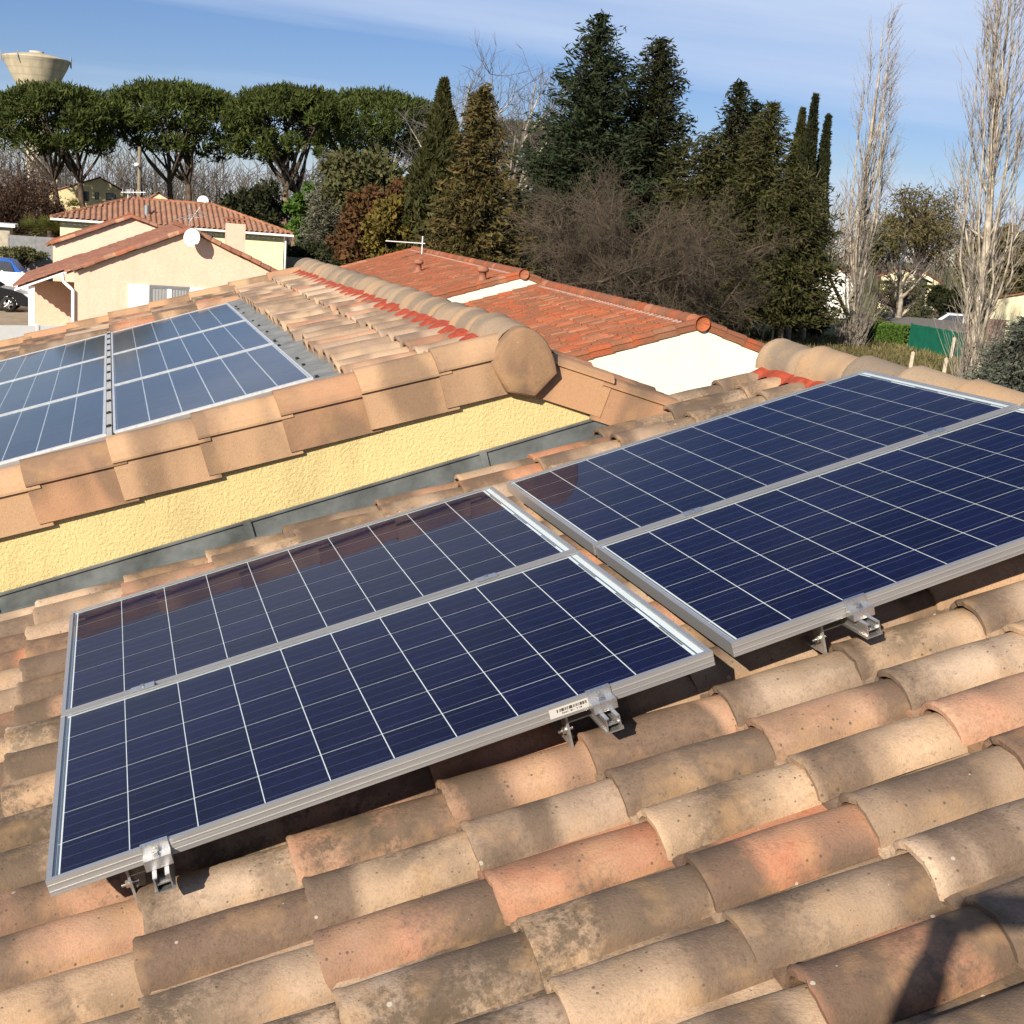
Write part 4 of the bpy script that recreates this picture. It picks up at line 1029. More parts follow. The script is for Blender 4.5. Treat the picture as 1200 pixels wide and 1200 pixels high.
panel_wall('concrete_fence', 'grey concrete panel fence at the foot of the pines', at(330, 306, 83), at(402, 318, 80), gz(360, 303, 82), 3, plain('grey_concrete', (0.33, 0.33, 0.31), 0.9, 0.1), 'fence')
def car(label, loc, rz, body, Lc=4.1, Hc=1.45, Wc=1.7, van=False, rim=M_ALUR):
    c = thing('parked_car', label, 'car', loc, rz, 'parked cars')
    if van: prof = [(0, .35), (0, 1.0), (.25, 1.15), (.55, Hc-.08), (.8, Hc), (Lc-1.9, Hc), (Lc-1.25, 1.12), (Lc-.2, .95), (Lc, .70), (Lc, .35)]
    else: prof = [(0.02, .38), (0, .72), (.10, .92), (.35, .98), (.75, 1.30), (1.15, Hc-.04), (1.75, Hc), (2.35, Hc-.08), (2.95, 1.0), (3.35, .94), (3.8, .82), (Lc-.06, .66), (Lc, .48), (Lc-.04, .30)]
    def arch(cx):
        return [(cx+.36*math.cos(a), .31+.36*math.sin(a)) for a in np.linspace(0, math.pi, 9)]
    low = [(Lc-.04, .26)] + arch(Lc-.82) + arch(.78) + [(0.05, .26)]
    pts = prof + low
    V = []; n = len(pts)
    for y, ins, kz in ((-Wc/2, 0.0, 1), (-Wc/2+0.06, 0.0, 1), (Wc/2-0.06, 0, 1), (Wc/2, 0, 1)):
        for x, z in pts:
            yy = y
            if z > 0.98: yy = y*(1 - 0.16*(z-0.98)/(Hc-0.98))
            V.append((x-Lc/2, yy, z if abs(y) < Wc/2 else z*0.985+0.006))
    F = [(i*n+j, i*n+(j+1) % n, (i+1)*n+(j+1) % n, (i+1)*n+j) for i in range(3) for j in range(n)]
    mb_ = MB(); mb_.add(V, F); mb_.add(V[:n], [tuple(range(n))[::-1]]); mb_.add(V[3*n:], [tuple(range(n))])
    bo_ = link('body', fixn(mb_.mesh('body', body)), c)
    for s in (-1, 1):
        yy = s*(Wc/2*0.90+0.012)
        if van: polys = [[(.45, 1.05), (.62, Hc-.14), (1.25, Hc-.10), (1.25, 1.03)], [(1.32, 1.03), (1.32, Hc-.10), (Lc-1.98, Hc-.12), (Lc-1.45, 1.05)]]
        else: polys = [[(.62, 1.0), (.92, 1.28), (1.55, Hc-.09), (1.55, .98)], [(1.62, .98), (1.62, Hc-.09), (2.3, Hc-.15), (2.82, 1.0)]]
        for po in polys:
            vv = [(x-Lc/2, s*(Wc/2*(1-0.16*max(0, z-0.98)/(Hc-0.98))+0.006), z) for x, z in po]
            MB().add(vv, [(0, 1, 2, 3)] if s > 0 else [(3, 2, 1, 0)]).build('side_window', M_GLASSDK, c)
        MB().box(Lc/2-0.40, Lc/2-0.055, s*(Wc/2-0.30)-0.14, s*(Wc/2-0.30)+0.14, .62, .76).build('headlight', M_WHITE, c)
        for cx in (.78, Lc-.82):
            wh = MB().lathe([(0.20, -0.09), (0.29, -0.09), (0.315, -0.05), (0.315, 0.05), (0.29, 0.09), (0.20, 0.09)], 24).build('wheel', M_BLACK, c)
            wh.matrix_local = Matrix.Translation((cx-Lc/2, s*(Wc/2-0.09), 0.315)) @ Matrix.Rotation(math.pi/2*(-s)*-1, 4, 'X')
            rm_ = MB(); rm_.lathe([(0.205, 0.07), (0.215, 0.082), (0.19, 0.075), (0.185, 0.0)], 20)
            for k2 in range(5):
                a = 2*math.pi*k2/5
                rm_.tube([(0, 0, -0.078), (0.19*math.cos(a), 0.19*math.sin(a), -0.07)], [0.045, 0.03], 6)
                rm_.tube([(0, 0, 0.078), (0.19*math.cos(a), 0.19*math.sin(a), 0.07)], [0.045, 0.03], 6)
            rm_.build('rim', rim, wh)
    if not van: MB().add([(2.98-Lc/2, -.66, 1.02), (2.98-Lc/2, .66, 1.02), (2.40-Lc/2, .58, Hc-.07), (2.40-Lc/2, -.58, Hc-.07)], [(0, 1, 2, 3)]).build('windscreen', M_GLASSDK, c).location.z = 0.012
    else: MB().add([(Lc-1.27-Lc/2, -.70, 1.14), (Lc-1.27-Lc/2, .70, 1.14), (Lc-1.86-Lc/2, .62, Hc-.03), (Lc-1.86-Lc/2, -.62, Hc-.03)], [(0, 1, 2, 3)]).build('windscreen', M_GLASSDK, c).location.z = 0.02
    return c
def paint(name, col):
    m, t, b = new_mat(name, 0.25, 0.3); b.inputs['Base Color'].default_value = (*col, 1); b.inputs['Coat Weight'].default_value = 0.15
    g = t.nodes.new('ShaderNodeNewGeometry').outputs['Position']; t.links.new(ramp(t, noise(t, g, 3, 3), [(0.3, 0.2), (0.7, 0.32)]), b.inputs['Roughness']); return m
q = onZ(12, 366, GROUND)
car('black car with five-spoke alloy wheels behind the low white wall', (q[0]-1.25, q[1]+0.9, GROUND), R(-4), paint('black_paint', (0.012, 0.012, 0.014)))
q = at(33, 318, 70)
car('blue car with dark windows behind the white gate', (q[0]-2.1, q[1], GROUND), R(174), paint('blue_paint', (0.02, 0.10, 0.42)), 4.1, 1.62, 1.75, True)
q = at(1114, 384, 92)
car('silver white car parked beyond the green fence', (q[0]-0.2, q[1], GROUND), R(150), paint('silver_paint', (0.55, 0.57, 0.60)), 4.2, 1.6, 1.75, True)

# ------------------------------------------------------------------ right-hand field: fences, posts, sheds
M_GREEN = plain('green_sheeting', (0.008, 0.12, 0.075), 0.6, 0.3, 0, 0.12, 2)
panel_wall('green_fence', 'green sheeted fence at the far side of the field', at(1066, 400, 76), at(1128, 408, 71), gz(1095, 385, 73), 3, M_GREEN, 'fence', 0.06)
M_POST = plain('concrete_post', (0.58, 0.50, 0.38), 0.9, 0.1, 0, 0.1)
nth = ('first', 'second', 'third', 'fourth', 'fifth')
def post(x, yb, yt, label, group, lean=0.0):
    d = pix(x, yb); q = onZ(x, yb, GROUND); D = math.hypot(q[0]-CAM[0], q[1]-CAM[1]); hh = (yb-yt)*pxw(D)
    hh = max(0.9, hh)
    o = MB(); o.box(-0.055, 0.055, -0.055, 0.055, -0.1, hh-0.03); o.add([(-0.055,-0.055,hh-0.03),(0.055,-0.055,hh-0.03),(0.055,0.055,hh-0.03),(-0.055,0.055,hh-0.03),(0,0,hh+0.03)], [(0,1,4),(1,2,4),(2,3,4),(3,0,4)])
    ob = o.build('fence_post', M_POST); ob.location = (q[0], q[1], GROUND); ob.rotation_euler = (0, lean, 0)
    tag(ob, label, 'post', group)
for i, (x, yb, yt) in enumerate(((1025, 396, 383), (1047, 402, 387), (1070, 408, 390), (1092, 413, 394), (1114, 421, 397))):
    post(x, yb, yt, 'pale concrete post in the back row of the field, %s from the left' % nth[i], 'back row of fence posts in the field', random.gauss(0.03, 0.03))
for i, (x, yb, yt) in enumerate(((1066, 436, 421), (1105, 444, 424), (1143, 456, 427), (1180, 462, 440))):
    post(x, yb, yt, 'pale concrete post near the ridge tiles, %s from the left' % nth[i], 'front row of fence posts in the field', random.gauss(0.03, 0.03))
for i, (x, yb, yt) in enumerate(((893, 399, 386), (904, 402, 382))):
    post(x, yb, yt, 'short pale post under the conifers, %s one' % ('left' if i == 0 else 'right'), 'posts under the conifers', 0)
q = at(1098, 382, 82)
sh = thing('low_shed', 'low grey shed roof showing just above the green fence', 'shed', (q[0], q[1], GROUND), R(-14))
MB().box(-2.2, 2.4, 0, 3, 0, q[2]-GROUND-0.15).build('wall', M_WOODDK, sh)
MB().add([(-2.5,-.3,q[2]-GROUND-.15),(2.7,-.3,q[2]-GROUND-.3),(2.7,3.3,q[2]-GROUND+.15),(-2.5,3.3,q[2]-GROUND+.25),(-2.5,-.3,q[2]-GROUND-.07),(2.7,-.3,q[2]-GROUND-.22),(2.7,3.3,q[2]-GROUND+.22),(-2.5,3.3,q[2]-GROUND+.32)],
         [(3,2,1,0),(4,5,6,7),(0,1,5,4),(1,2,6,5),(2,3,7,6),(3,0,4,7)]).build('roof', plain('bitumen_sheet', (0.16, 0.145, 0.13), 0.9, 0.1), sh)
panel_wall('garden_wall', 'pale garden wall stub beside the left poplar', at(985, 383, 78), at(1060, 380, 95), 0.75, 2, M_BEIGE, 'wall', 0.25, None, False)

# ------------------------------------------------------------------ vegetation
def leaf_mat(name, cols, rough=0.75, trans=0.25, big=0.6):
    m, t, b = new_mat(name, rough, 0.15)
    gi = t.nodes.new('ShaderNodeNewGeometry')
    c = ramp(t, gi.outputs['Random Per Island'], [(i/(max(1, len(cols)-1)), x) for i, x in enumerate(cols)])
    n = noise(t, gi.outputs['Position'], big, 3, 0.6)
    c = mixc(t, 1.0, c, ramp(t, n, [(0.3, 0.70), (0.7, 1.25)]), 'MULTIPLY')
    t.links.new(c, b.inputs['Base Color'])
    if trans:
        tl = t.nodes.new('ShaderNodeBsdfTranslucent'); t.links.new(c, tl.inputs['Color'])
        mxs = t.nodes.new('ShaderNodeMixShader'); mxs.inputs[0].default_value = trans
        out = t.nodes['Material Output']; t.links.new(b.outputs[0], mxs.inputs[1]); t.links.new(tl.outputs[0], mxs.inputs[2]); t.links.new(mxs.outputs[0], out.inputs['Surface'])
    return m
def bark(name, col, var=0.3):
    return plain(name, col, 0.95, 0.1, 0, var, 2.5)
L_PINE = leaf_mat('stone_pine_needles', [(0.034,0.048,0.012),(0.062,0.082,0.018),(0.098,0.116,0.030)])
L_PINE2 = leaf_mat('dry_pine_needles', [(0.0725,0.0754,0.0261),(0.1087,0.1131,0.0377),(0.1305,0.1160,0.0435)])
L_CYP = leaf_mat('cypress_needles', [(0.0317,0.0385,0.0136),(0.0565,0.0588,0.0193),(0.0848,0.0746,0.0249)])
L_CYPB = leaf_mat('bronzed_conifer_needles', [(0.0493,0.0493,0.0174),(0.0957,0.0783,0.0261),(0.1450,0.0986,0.0348)])
L_FIR = leaf_mat('fir_needles', [(0.016,0.026,0.012),(0.029,0.042,0.018),(0.050,0.064,0.030)])
L_FIRD = leaf_mat('dark_conifer_needles', [(0.015,0.020,0.009),(0.030,0.036,0.014),(0.050,0.052,0.020)])
L_BLUE = leaf_mat('blue_cedar_needles', [(0.0690,0.0862,0.0633),(0.1150,0.1323,0.0978),(0.1725,0.1840,0.1380)])
L_GREY = leaf_mat('grey_green_leaves', [(0.0805,0.0862,0.0575),(0.1380,0.1380,0.0920),(0.2070,0.1955,0.1380)])
L_RED = leaf_mat('russet_leaves', [(0.0792,0.0399,0.0206),(0.1357,0.0623,0.0248),(0.1131,0.0773,0.0276)])
L_OCH = leaf_mat('ochre_leaves', [(0.1015,0.0798,0.0203),(0.1740,0.1232,0.0261),(0.1305,0.1160,0.0319)])
L_OLIVE = leaf_mat('olive_leaves', [(0.0580,0.0653,0.0261),(0.0943,0.0986,0.0377),(0.1377,0.1232,0.0522)])
L_GREEN = leaf_mat('bright_green_leaves', [(0.0435,0.0943,0.0145),(0.0798,0.1522,0.0261),(0.1232,0.1885,0.0406)])
L_PALM = leaf_mat('palm_leaves', [(0.0725,0.0870,0.0174),(0.1450,0.1595,0.0362),(0.2030,0.1885,0.0580)])
L_BROWN = leaf_mat('brown_winter_leaves', [(0.0460,0.0276,0.0184),(0.0805,0.0483,0.0322),(0.1150,0.0690,0.0414)])
L_OAK = leaf_mat('dull_oak_leaves', [(0.0870,0.0754,0.0319),(0.1377,0.1160,0.0493),(0.1885,0.1522,0.0725)])
B_PINE = bark('pine_bark', (0.11, 0.075, 0.055)); B_PINEL = bark('sunlit_pine_bark', (0.20, 0.13, 0.09))
B_POP = bark('poplar_bark', (0.37, 0.32, 0.25), 0.40); B_PLANE = bark('pale_bark', (0.42, 0.37, 0.29)); B_DARK = bark('dark_bark', (0.09, 0.07, 0.055))
B_TWIG = bark('brown_twigs', (0.110, 0.086, 0.062)); B_LICHEN = bark('lichen_branches', (0.15, 0.125, 0.07)); B_GREYT = bark('grey_twigs', (0.16, 0.14, 0.125))

def quads(P, size, asp, rg, up=0.0, outward=None):
    """leaf-sized quads: P (n,3), size (n,), long axis biased upward by `up` or along `outward`"""
    n = len(P); a = rg.standard_normal((n, 3))
    if outward is not None: a = a*0.55 + outward
    a[:, 2] += up
    a /= np.linalg.norm(a, axis=1, keepdims=True)
    b = np.cross(a, rg.standard_normal((n, 3))); b /= np.linalg.norm(b, axis=1, keepdims=True)
    a = a*(size*0.5)[:, None]; b = b*(size*0.5*asp)[:, None]
    V = np.stack([P-a, P+b*1.0, P+a, P-b*1.0], 1).reshape(-1, 3)
    F = np.arange(4*n).reshape(-1, 4); return V, F
def tubes(br, K=4):
    """br: list of (points (S,3), radii (S,)) with equal S"""
    P = np.array([b[0] for b in br]); Rr = np.array([b[1] for b in br]); n, S, _ = P.shape
    T = np.gradient(P, axis=1); T /= np.linalg.norm(T, axis=2, keepdims=True) + 1e-9
    ref = np.where(np.abs(T[..., 2:3]) > 0.9, np.array([1., 0, 0]), np.array([0, 0, 1.]))
    A = np.cross(T, ref); A /= np.linalg.norm(A, axis=2, keepdims=True); B = np.cross(T, A)
    an = 2*np.pi*np.arange(K)/K
    V = P[:, :, None, :] + Rr[:, :, None, None]*(A[:, :, None, :]*np.cos(an)[None, None, :, None] + B[:, :, None, :]*np.sin(an)[None, None, :, None])
    idx = np.arange(n*S*K).reshape(n, S, K)
    F = np.stack([idx[:, :-1, :], np.roll(idx, -1, 2)[:, :-1, :], np.roll(idx, -1, 2)[:, 1:, :], idx[:, 1:, :]], -1).reshape(-1, 4)
    return V.reshape(-1, 3), F
def branch(p, d, L, r0, r1, rg, S=5, wob=0.12, up=0.0):
    pts = [np.array(p, float)]; d = np.array(d, float); d /= np.linalg.norm(d)
    for i in range(S-1):
        d = d + rg.standard_normal(3)*wob + np.array([0, 0, up]); d /= np.linalg.norm(d)
        pts.append(pts[-1] + d*L/(S-1))
    return np.array(pts), np.linspace(r0, r1, S)
def put(name, V, F, mat, parent, smooth=False):
    return link(name, np_mesh(name, V, F, mat, smooth), parent)
def tree_root(name, label, cat, xy, group=None):
    return thing(name, label, cat, (xy[0], xy[1], GROUND), 0, group)
def clump_leaves(C_, Rad, n_per, size, asp, rg, squash=0.8, up=0.3, shell=0.55):
    C_ = np.asarray(C_); k = len(C_)
    d = rg.standard_normal((k, n_per, 3)); d /= np.linalg.norm(d, axis=2, keepdims=True)
    rad = (shell + (1-shell)*rg.random((k, n_per, 1)))*np.asarray(Rad)[:, None, None]
    P = C_[:, None, :] + d*rad*np.array([1, 1, squash])
    sz = size*(0.7 + 0.6*rg.random(k*n_per))
    return quads(P.reshape(-1, 3), sz, asp, rg, up, d.reshape(-1, 3)*0.8)

# --- stone pines
def stone_pine(label, x, ytop, D, wpx, hpx, seed, trunks, lmat=L_PINE, ncl=190, flat=1.0, bmat=B_PINE):
    rg = np.random.default_rng(seed)
    T = at(x, ytop, D); k = pxw(D); rx = wpx*k/2; H = T[2]-GROUND; hz = hpx*k
    o = tree_root('stone_pine', label, 'pine tree', T, 'umbrella pines in a row at the left')
    cz = H - hz*0.62
    C_ = []; Rd = []
    for i in range(ncl):
        for _ in range(40):
            a = rg.random()*2*np.pi; rr = math.sqrt(rg.random())
            zz = max(0, 1-rr**3.2*0.96)**0.6
            if rg.random() < 0.75 or True: break
        low = rg.random() < 0.24
        z = cz + (hz*0.62*zz*(0.86+0.1*rg.random()) if not low else (-0.34+0.5*rg.random())*hz*(1-rr*0.35))
        C_.append((rx*rr*0.93*math.cos(a), rx*rr*0.93*math.sin(a), z)); Rd.append(rx*(0.11+0.12*rg.random()))
    V, F = clump_leaves(C_, Rd, 150, 0.48, 0.24, rg, 0.72, 0.5, 0.5)
    put('crown', V, F, lmat, o)
    # limbs fanning from the fork to the clumps
    br = []; tw = []
    for (tx, ty, lean) in trunks:
        b0 = np.array([tx, ty, 0.0]); fork = np.array([tx*0.6+lean, ty, H-hz*1.36])
        mid = (b0+fork)/2 + np.array([lean*0.25, 0, 0])
        br.append((np.array([b0, b0*0.6+mid*0.4+rg.standard_normal(3)*0.08, mid, mid*0.45+fork*0.55+rg.standard_normal(3)*0.1, fork]), np.array([0.40, 0.33, 0.28, 0.25, 0.22])*H/15))
        pick = rg.choice(len(C_), min(len(C_), 10), replace=False)
        for i in pick:
            q = np.array(C_[i]); 
            m1 = fork*0.6+q*0.4 + np.array([0, 0, -0.35*abs(q[0])/rx]); m2 = fork*0.25+q*0.75 + rg.standard_normal(3)*0.25
            tw.append((np.array([fork, (fork+m1)/2+rg.standard_normal(3)*0.1, m1, m2, q]), np.array([0.17, 0.14, 0.11, 0.08, 0.04])*H/15))
            for s in range(3):
                p0 = m2*(1-s*0.3)+q*(s*0.3); j = rg.integers(len(C_)); dq = np.array(C_[j])-p0; dq = dq/np.linalg.norm(dq)*1.4+np.array([0, 0, 0.6])
                tw.append((np.array([p0, p0+dq*0.3, p0+dq*0.55, p0+dq*0.8, p0+dq]), np.array([0.05, 0.045, 0.04, 0.03, 0.02])))
    V, F = tubes(br, 8); put('trunk', V, F, bmat, o, True)
    V, F = tubes(tw, 5); put('limbs', V, F, B_DARK, o, True)
    return o
stone_pine('leftmost umbrella pine, in front of the water tower', 68, 104, 110, 150, 70, 1, ((2.4, 0, 0.2), (1.4, 0.4, -1.2)))
stone_pine('second umbrella pine from the left, with limbs fanning behind the lamp pole', 207, 103, 112, 164, 74, 2, ((1.3, 0, 0.3), (0.6, 0.5, -0.8)))
stone_pine('third umbrella pine from the left, with a forked pale trunk', 345, 107, 108, 150, 80, 3, ((-0.2, 0, -0.3), (0.3, 0.3, 0.4)), bmat=B_PINEL)
stone_pine('fourth umbrella pine from the left, behind the russet trees', 438, 113, 128, 180, 72, 4, ((0, 0, 0.2), (1.5, 0, 0.8)))
stone_pine('pale green umbrella pine between the bronze conifer and the tall fir', 615, 147, 122, 150, 80, 5, ((0, 0, 0.2),), L_PINE2)

# --- layered conifers
def conifer(label, x, ytop, D, wpx, seed, lmat, prof=1.0, base=0.06, droop=-0.15, dens=1.0, size=0.34, group=None, tips=0, gaps=0.0, trunk=B_DARK, cat='conifer', ragged=0.50, name='conifer', clear=0.0):
    rg = np.random.default_rng(seed)
    T = at(x, ytop, D); k = pxw(D); H = T[2]-GROUND; rmax = wpx*k/2
    o = tree_root(name, label, cat, T, group)
    P = []; Oo = []; br = []; JT = []
    lev = np.linspace(max(base, clear), 0.985, int(44*dens))
    for h in lev:
        L = rmax*((1-h)**prof)*1.0 + 0.12
        nb = max(4, int(9*dens*(0.5+L/rmax)))
        a0 = rg.random()*6.28
        for j in range(nb):
            if rg.random() < gaps: continue
            a = a0 + 6.283*j/nb + rg.normal()*0.25; l = L*(1-ragged + 2*ragged*rg.random()*0.8)
            d = np.array([math.cos(a), math.sin(a), 0]); 
            ns = max(2, int(l/0.32))
            s = np.linspace(0.25, 1.0, ns)
            z = H*h + droop*l*s**1.2 + (0.18*l*s**3)
            pts = np.stack([d[0]*l*s, d[1]*l*s, z], 1)
            JT.append(np.full(ns, 0.35+0.65*min(1.0, L))); P.append(pts); Oo.append(np.repeat((d+np.array([0, 0, droop*0.5]))[None], ns, 0))
            if L > 0.5: br.append((np.stack([d[0]*l*np.linspace(0, .95, 4), d[1]*l*np.linspace(0, .95, 4), H*h + droop*l*np.linspace(0, .95, 4)**1.2], 1), np.array([0.045, 0.035, 0.025, 0.012])))
    P = np.concatenate(P); Oo = np.concatenate(Oo)
    m = 11
    PP = np.repeat(P, m, 0) + rg.standard_normal((len(P)*m, 3))*np.array([0.20, 0.20, 0.15])*np.repeat(np.concatenate(JT), m)[:, None]; OO = np.repeat(Oo, m, 0)
    V, F = quads(PP, size*0.88*(0.6+0.8*rg.random(len(PP))), 0.24, rg, 0.05, OO)
    put('crown', V, F, lmat, o)
    tr = np.stack([rg.normal(0, 0.03, 6), rg.normal(0, 0.03, 6), np.linspace(0, H*0.98, 6)], 1)
    V, F = tubes([(tr, np.linspace(0.26, 0.03, 6)*H/15)], 7); put('trunk', V, F, trunk, o, True)
    if br: V, F = tubes(br, 3); put('limbs', V, F, B_DARK, o)
    return o
def column(label, x, ytop, D, wpx, seed, lmat, n=9000, size=0.40, base=0.03, group=None, lump=0.40, name='cypress', shape=0.45, lean=0.0):
    rg = np.random.default_rng(seed)
    T = at(x, ytop, D); k = pxw(D); H = T[2]-GROUND; rmax = wpx*k/2
    o = tree_root(name, label, 'cypress', T, group)
    h = base + (1-base)*rg.random(n)**1.0; a = rg.random(n)*6.283
    r = rmax*np.minimum(1, ((1-h)/0.62)**0.95)*np.minimum(1, (h+0.10)/0.35)**shape
    lum = 1 + lump*(np.sin(a*3+h*21+seed)+np.sin(a*5-h*33)*0.7+np.sin(h*60+a*2)*0.4)*0.5
    r = r*lum*(0.55+0.45*np.sqrt(rg.random(n)))+0.05
    P = np.stack([r*np.cos(a)+lean*h*H, r*np.sin(a), h*H], 1)
    V, F = quads(P, size*(0.6+0.8*rg.random(n)), 0.30, rg, 0.9, np.stack([np.cos(a), np.sin(a), np.zeros(n)], 1)*0.55)
    put('crown', V, F, lmat, o)
    V, F = tubes([(np.stack([np.linspace(0, lean*H*.9, 4), np.zeros(4), np.linspace(0, H*0.9, 4)], 1), np.array([0.22, 0.18, 0.12, 0.04]))], 7); put('trunk', V, F, B_TRUNK, o, True)
    return o
B_TRUNK = bark('grey_conifer_bark', (0.30, 0.24, 0.17))
column('tall olive cypress left of the bronze conifer', 521, 94, 62, 88, 11, L_CYP, 24000, 0.36)
conifer('broad bronze green conifer with a twin tip behind the orange ridge', 569, 100, 57, 160, 12, L_CYPB, 0.92, 0.03, -0.25, 1.25, 0.40, name='conifer', ragged=0.62, gaps=0.12)
conifer('small second tip of bronze conifer beside the cypress', 556, 110, 58, 70, 13, L_CYPB, 1.0, 0.35, -0.25, 0.8, 0.34, clear=0.35)
conifer('tall dark fir, the highest tree in the centre', 706, 14, 72, 225, 14, L_FIR, 0.80, 0.08, 0.12, 1.35, 0.44, gaps=0.16, ragged=0.5)
conifer('narrow dark fir with bushy brownish top right of the tallest fir', 775, 44, 74, 135, 15, L_FIRD, 0.60, 0.08, 0.08, 1.30, 0.42, gaps=0.10, ragged=0.5)
conifer('low dark conifer under the left side of the tallest fir', 668, 160, 70, 170, 16, L_FIR, 0.5, 0.05, 0.05, 0.9, 0.40, gaps=0.1)
conifer('dark pointed spruce, left of the conifer row by the field', 868, 94, 72, 140, 17, L_FIRD, 0.80, 0.13, -0.22, 1.2, 0.38, 'conifers in a row beside the field', trunk=B_TRUNK, clear=0.12)
conifer('dark conifer filling the gap behind the tangled bare trees', 740, 172, 80, 190, 27, L_FIRD, 0.4, 0.04, -0.1, 1.0, 0.44)
conifer('low bushy conifer between the fir and the spruce', 832, 158, 70, 130, 18, L_CYP, 0.45, 0.05, -0.1, 0.8, 0.38)
conifer('dark spruce second in the conifer row by the field', 886, 118, 74, 120, 19, L_FIRD, 0.7, 0.13, -0.2, 1.0, 0.38, 'conifers in a row beside the field', trunk=B_TRUNK, clear=0.12)
conifer('olive spruce third in the conifer row by the field', 906, 119, 70, 150, 20, L_CYP, 0.72, 0.13, -0.22, 1.15, 0.38, 'conifers in a row beside the field', trunk=B_TRUNK, clear=0.12)
column('left of the three dark columnar cypresses by the field', 941, 128, 75, 34, 21, L_CYP, 8000, 0.36, 0.30, 'columnar cypresses by the field')
column('tallest of the three dark columnar cypresses by the field', 956, 112, 74, 32, 22, L_FIRD, 8500, 0.36, 0.30, 'columnar cypresses by the field')
column('right of the three dark columnar cypresses by the field', 971, 136, 75, 28, 23, L_FIRD, 7500, 0.36, 0.30, 'columnar cypresses by the field')
conifer('wide low conifer skirt at the right end of the conifer row', 938, 200, 69, 120, 24, L_CYP, 0.4, 0.12, -0.18, 0.95, 0.38, 'conifers in a row beside the field', trunk=B_TRUNK, clear=0.16)
conifer('blue grey cedar with drooping boughs at the right edge', 1205, 372, 47, 120, 25, L_BLUE, 0.7, 0.05, -0.35, 1.2, 0.22, ragged=0.4)
conifer('blue grey cedar beside the third umbrella pine', 388, 176, 90, 62, 26, L_GREY, 0.55, 0.05, -0.1, 0.9, 0.40, ragged=0.4)

# --- leafy trees and shrubs
def bushy(name, label, cat, x, ytop, D, wpx, hpx, seed, lmat, ncl=60, n_per=120, size=0.32, trunk=0.18, bmat=B_DARK, group=None, asp=0.55, squash=0.85, rc=0.30):
    rg = np.random.default_rng(seed)
    T = at(x, ytop, D); k = pxw(D); H = T[2]-GROUND; rx = wpx*k/2; rz = hpx*k/2
    o = tree_root(name, label, cat, T, group)
    d = rg.standard_normal((ncl, 3)); d /= np.linalg.norm(d, axis=1, keepdims=True)
    rad = rg.random((ncl, 1))**0.45
    C_ = d*rad*np.array([rx*0.85, rx*0.85, rz*0.85]) + np.array([0, 0, H-rz])
    V, F = clump_leaves(C_, rx*rc*(0.6+0.8*rg.random(ncl)), n_per, size, asp, rg, squash, 0.1, 0.35)
    put('crown', V, F, lmat, o)
    br = [(np.array([(0, 0, 0), (0.05, 0, H*0.25), (0, 0.05, H*0.5), (0.03, 0, H*0.7)], float), np.array([1, 0.8, 0.6, 0.35])*trunk)]
    for i in range(min(ncl, 26)):
        q = C_[i]; p = np.array([0, 0, H*(0.25+0.4*rg.random())]); br.append((np.array([p, p*0.65+q*0.35, p*0.3+q*0.7, q]), np.array([0.4, 0.3, 0.2, 0.08])*trunk))
    V, F = tubes(br, 5); put('trunk', V, F, bmat, o, True)
    return o
bushy('evergreen_oak', 'dark grey green tree below the gap between the pines', 'tree', 300, 208, 98, 88, 90, 31, L_FIRD, 60, 130, 0.36)
bushy('round_pine', 'small bright green tree right of the forked pine trunk', 'tree', 356, 204, 92, 48, 88, 32, L_GREEN, 40, 110, 0.32)
bushy('olive_tree', 'dull olive tree crown above the russet trees', 'tree', 428, 166, 80, 110, 90, 33, L_OLIVE, 70, 120, 0.34)
bushy('russet_tree', 'russet leaved tree left of the tall cypress', 'tree', 432, 206, 66, 92, 118, 34, L_RED, 80, 120, 0.26, bmat=B_PINEL, group='autumn coloured trees')
bushy('ochre_tree', 'ochre and green tree below the tall cypress', 'tree', 468, 222, 62, 80, 110, 35, L_OCH, 70, 120, 0.26, group='autumn coloured trees')
bushy('russet_tree', 'taller russet tree just left of the tall cypress', 'tree', 478, 186, 72, 56, 120, 36, L_RED, 50, 110, 0.28, group='autumn coloured trees')
bushy('brown_shrub', 'large brown leafless looking shrub at the left edge', 'shrub', 18, 186, 86, 120, 100, 37, L_BROWN, 110, 170, 0.22, asp=0.25)
bushy('brown_shrub', 'smaller brown shrub beside the beige house', 'shrub', 62, 232, 86, 34, 46, 38, L_BROWN, 40, 110, 0.22, asp=0.25)
bushy('round_oak', 'broad dull brown green tree between the two poplars', 'tree', 1092, 212, 118, 112, 92, 39, L_OAK, 100, 75, 0.34, 0.35, asp=0.3)
bushy('round_oak', 'dull olive tree low behind the left poplar', 'tree', 1040, 250, 140, 60, 56, 40, L_OLIVE, 50, 110, 0.42)
bushy('round_oak', 'dull brown tree behind the right poplar', 'tree', 1188, 262, 112, 120, 100, 41, L_OAK, 90, 120, 0.40)
bushy('dark_shrub', 'almost black evergreen shrub in the shade right of the bungalows', 'shrub', 1104, 328, 98, 24, 40, 42, L_FIRD, 40, 120, 0.30)
bushy('dark_shrub', 'dark evergreen shrub left of the parked silver car', 'shrub', 1122, 330, 100, 30, 60, 43, L_FIRD, 36, 120, 0.30)
bushy('dark_shrub', 'dark shrub at the foot of the conifers by the wall stub', 'shrub', 945, 352, 80, 56, 60, 44, L_FIRD, 60, 130, 0.28)
bushy('dark_shrub', 'dark shrub behind the concrete fence under the pines', 'shrub', 372, 285, 86, 84, 30, 45, L_FIRD, 60, 110, 0.28, squash=0.7)
bushy('dark_shrub', 'dark undergrowth left of the orange roof under the russet trees', 'shrub', 430, 282, 72, 110, 60, 46, L_FIRD, 70, 110, 0.28)
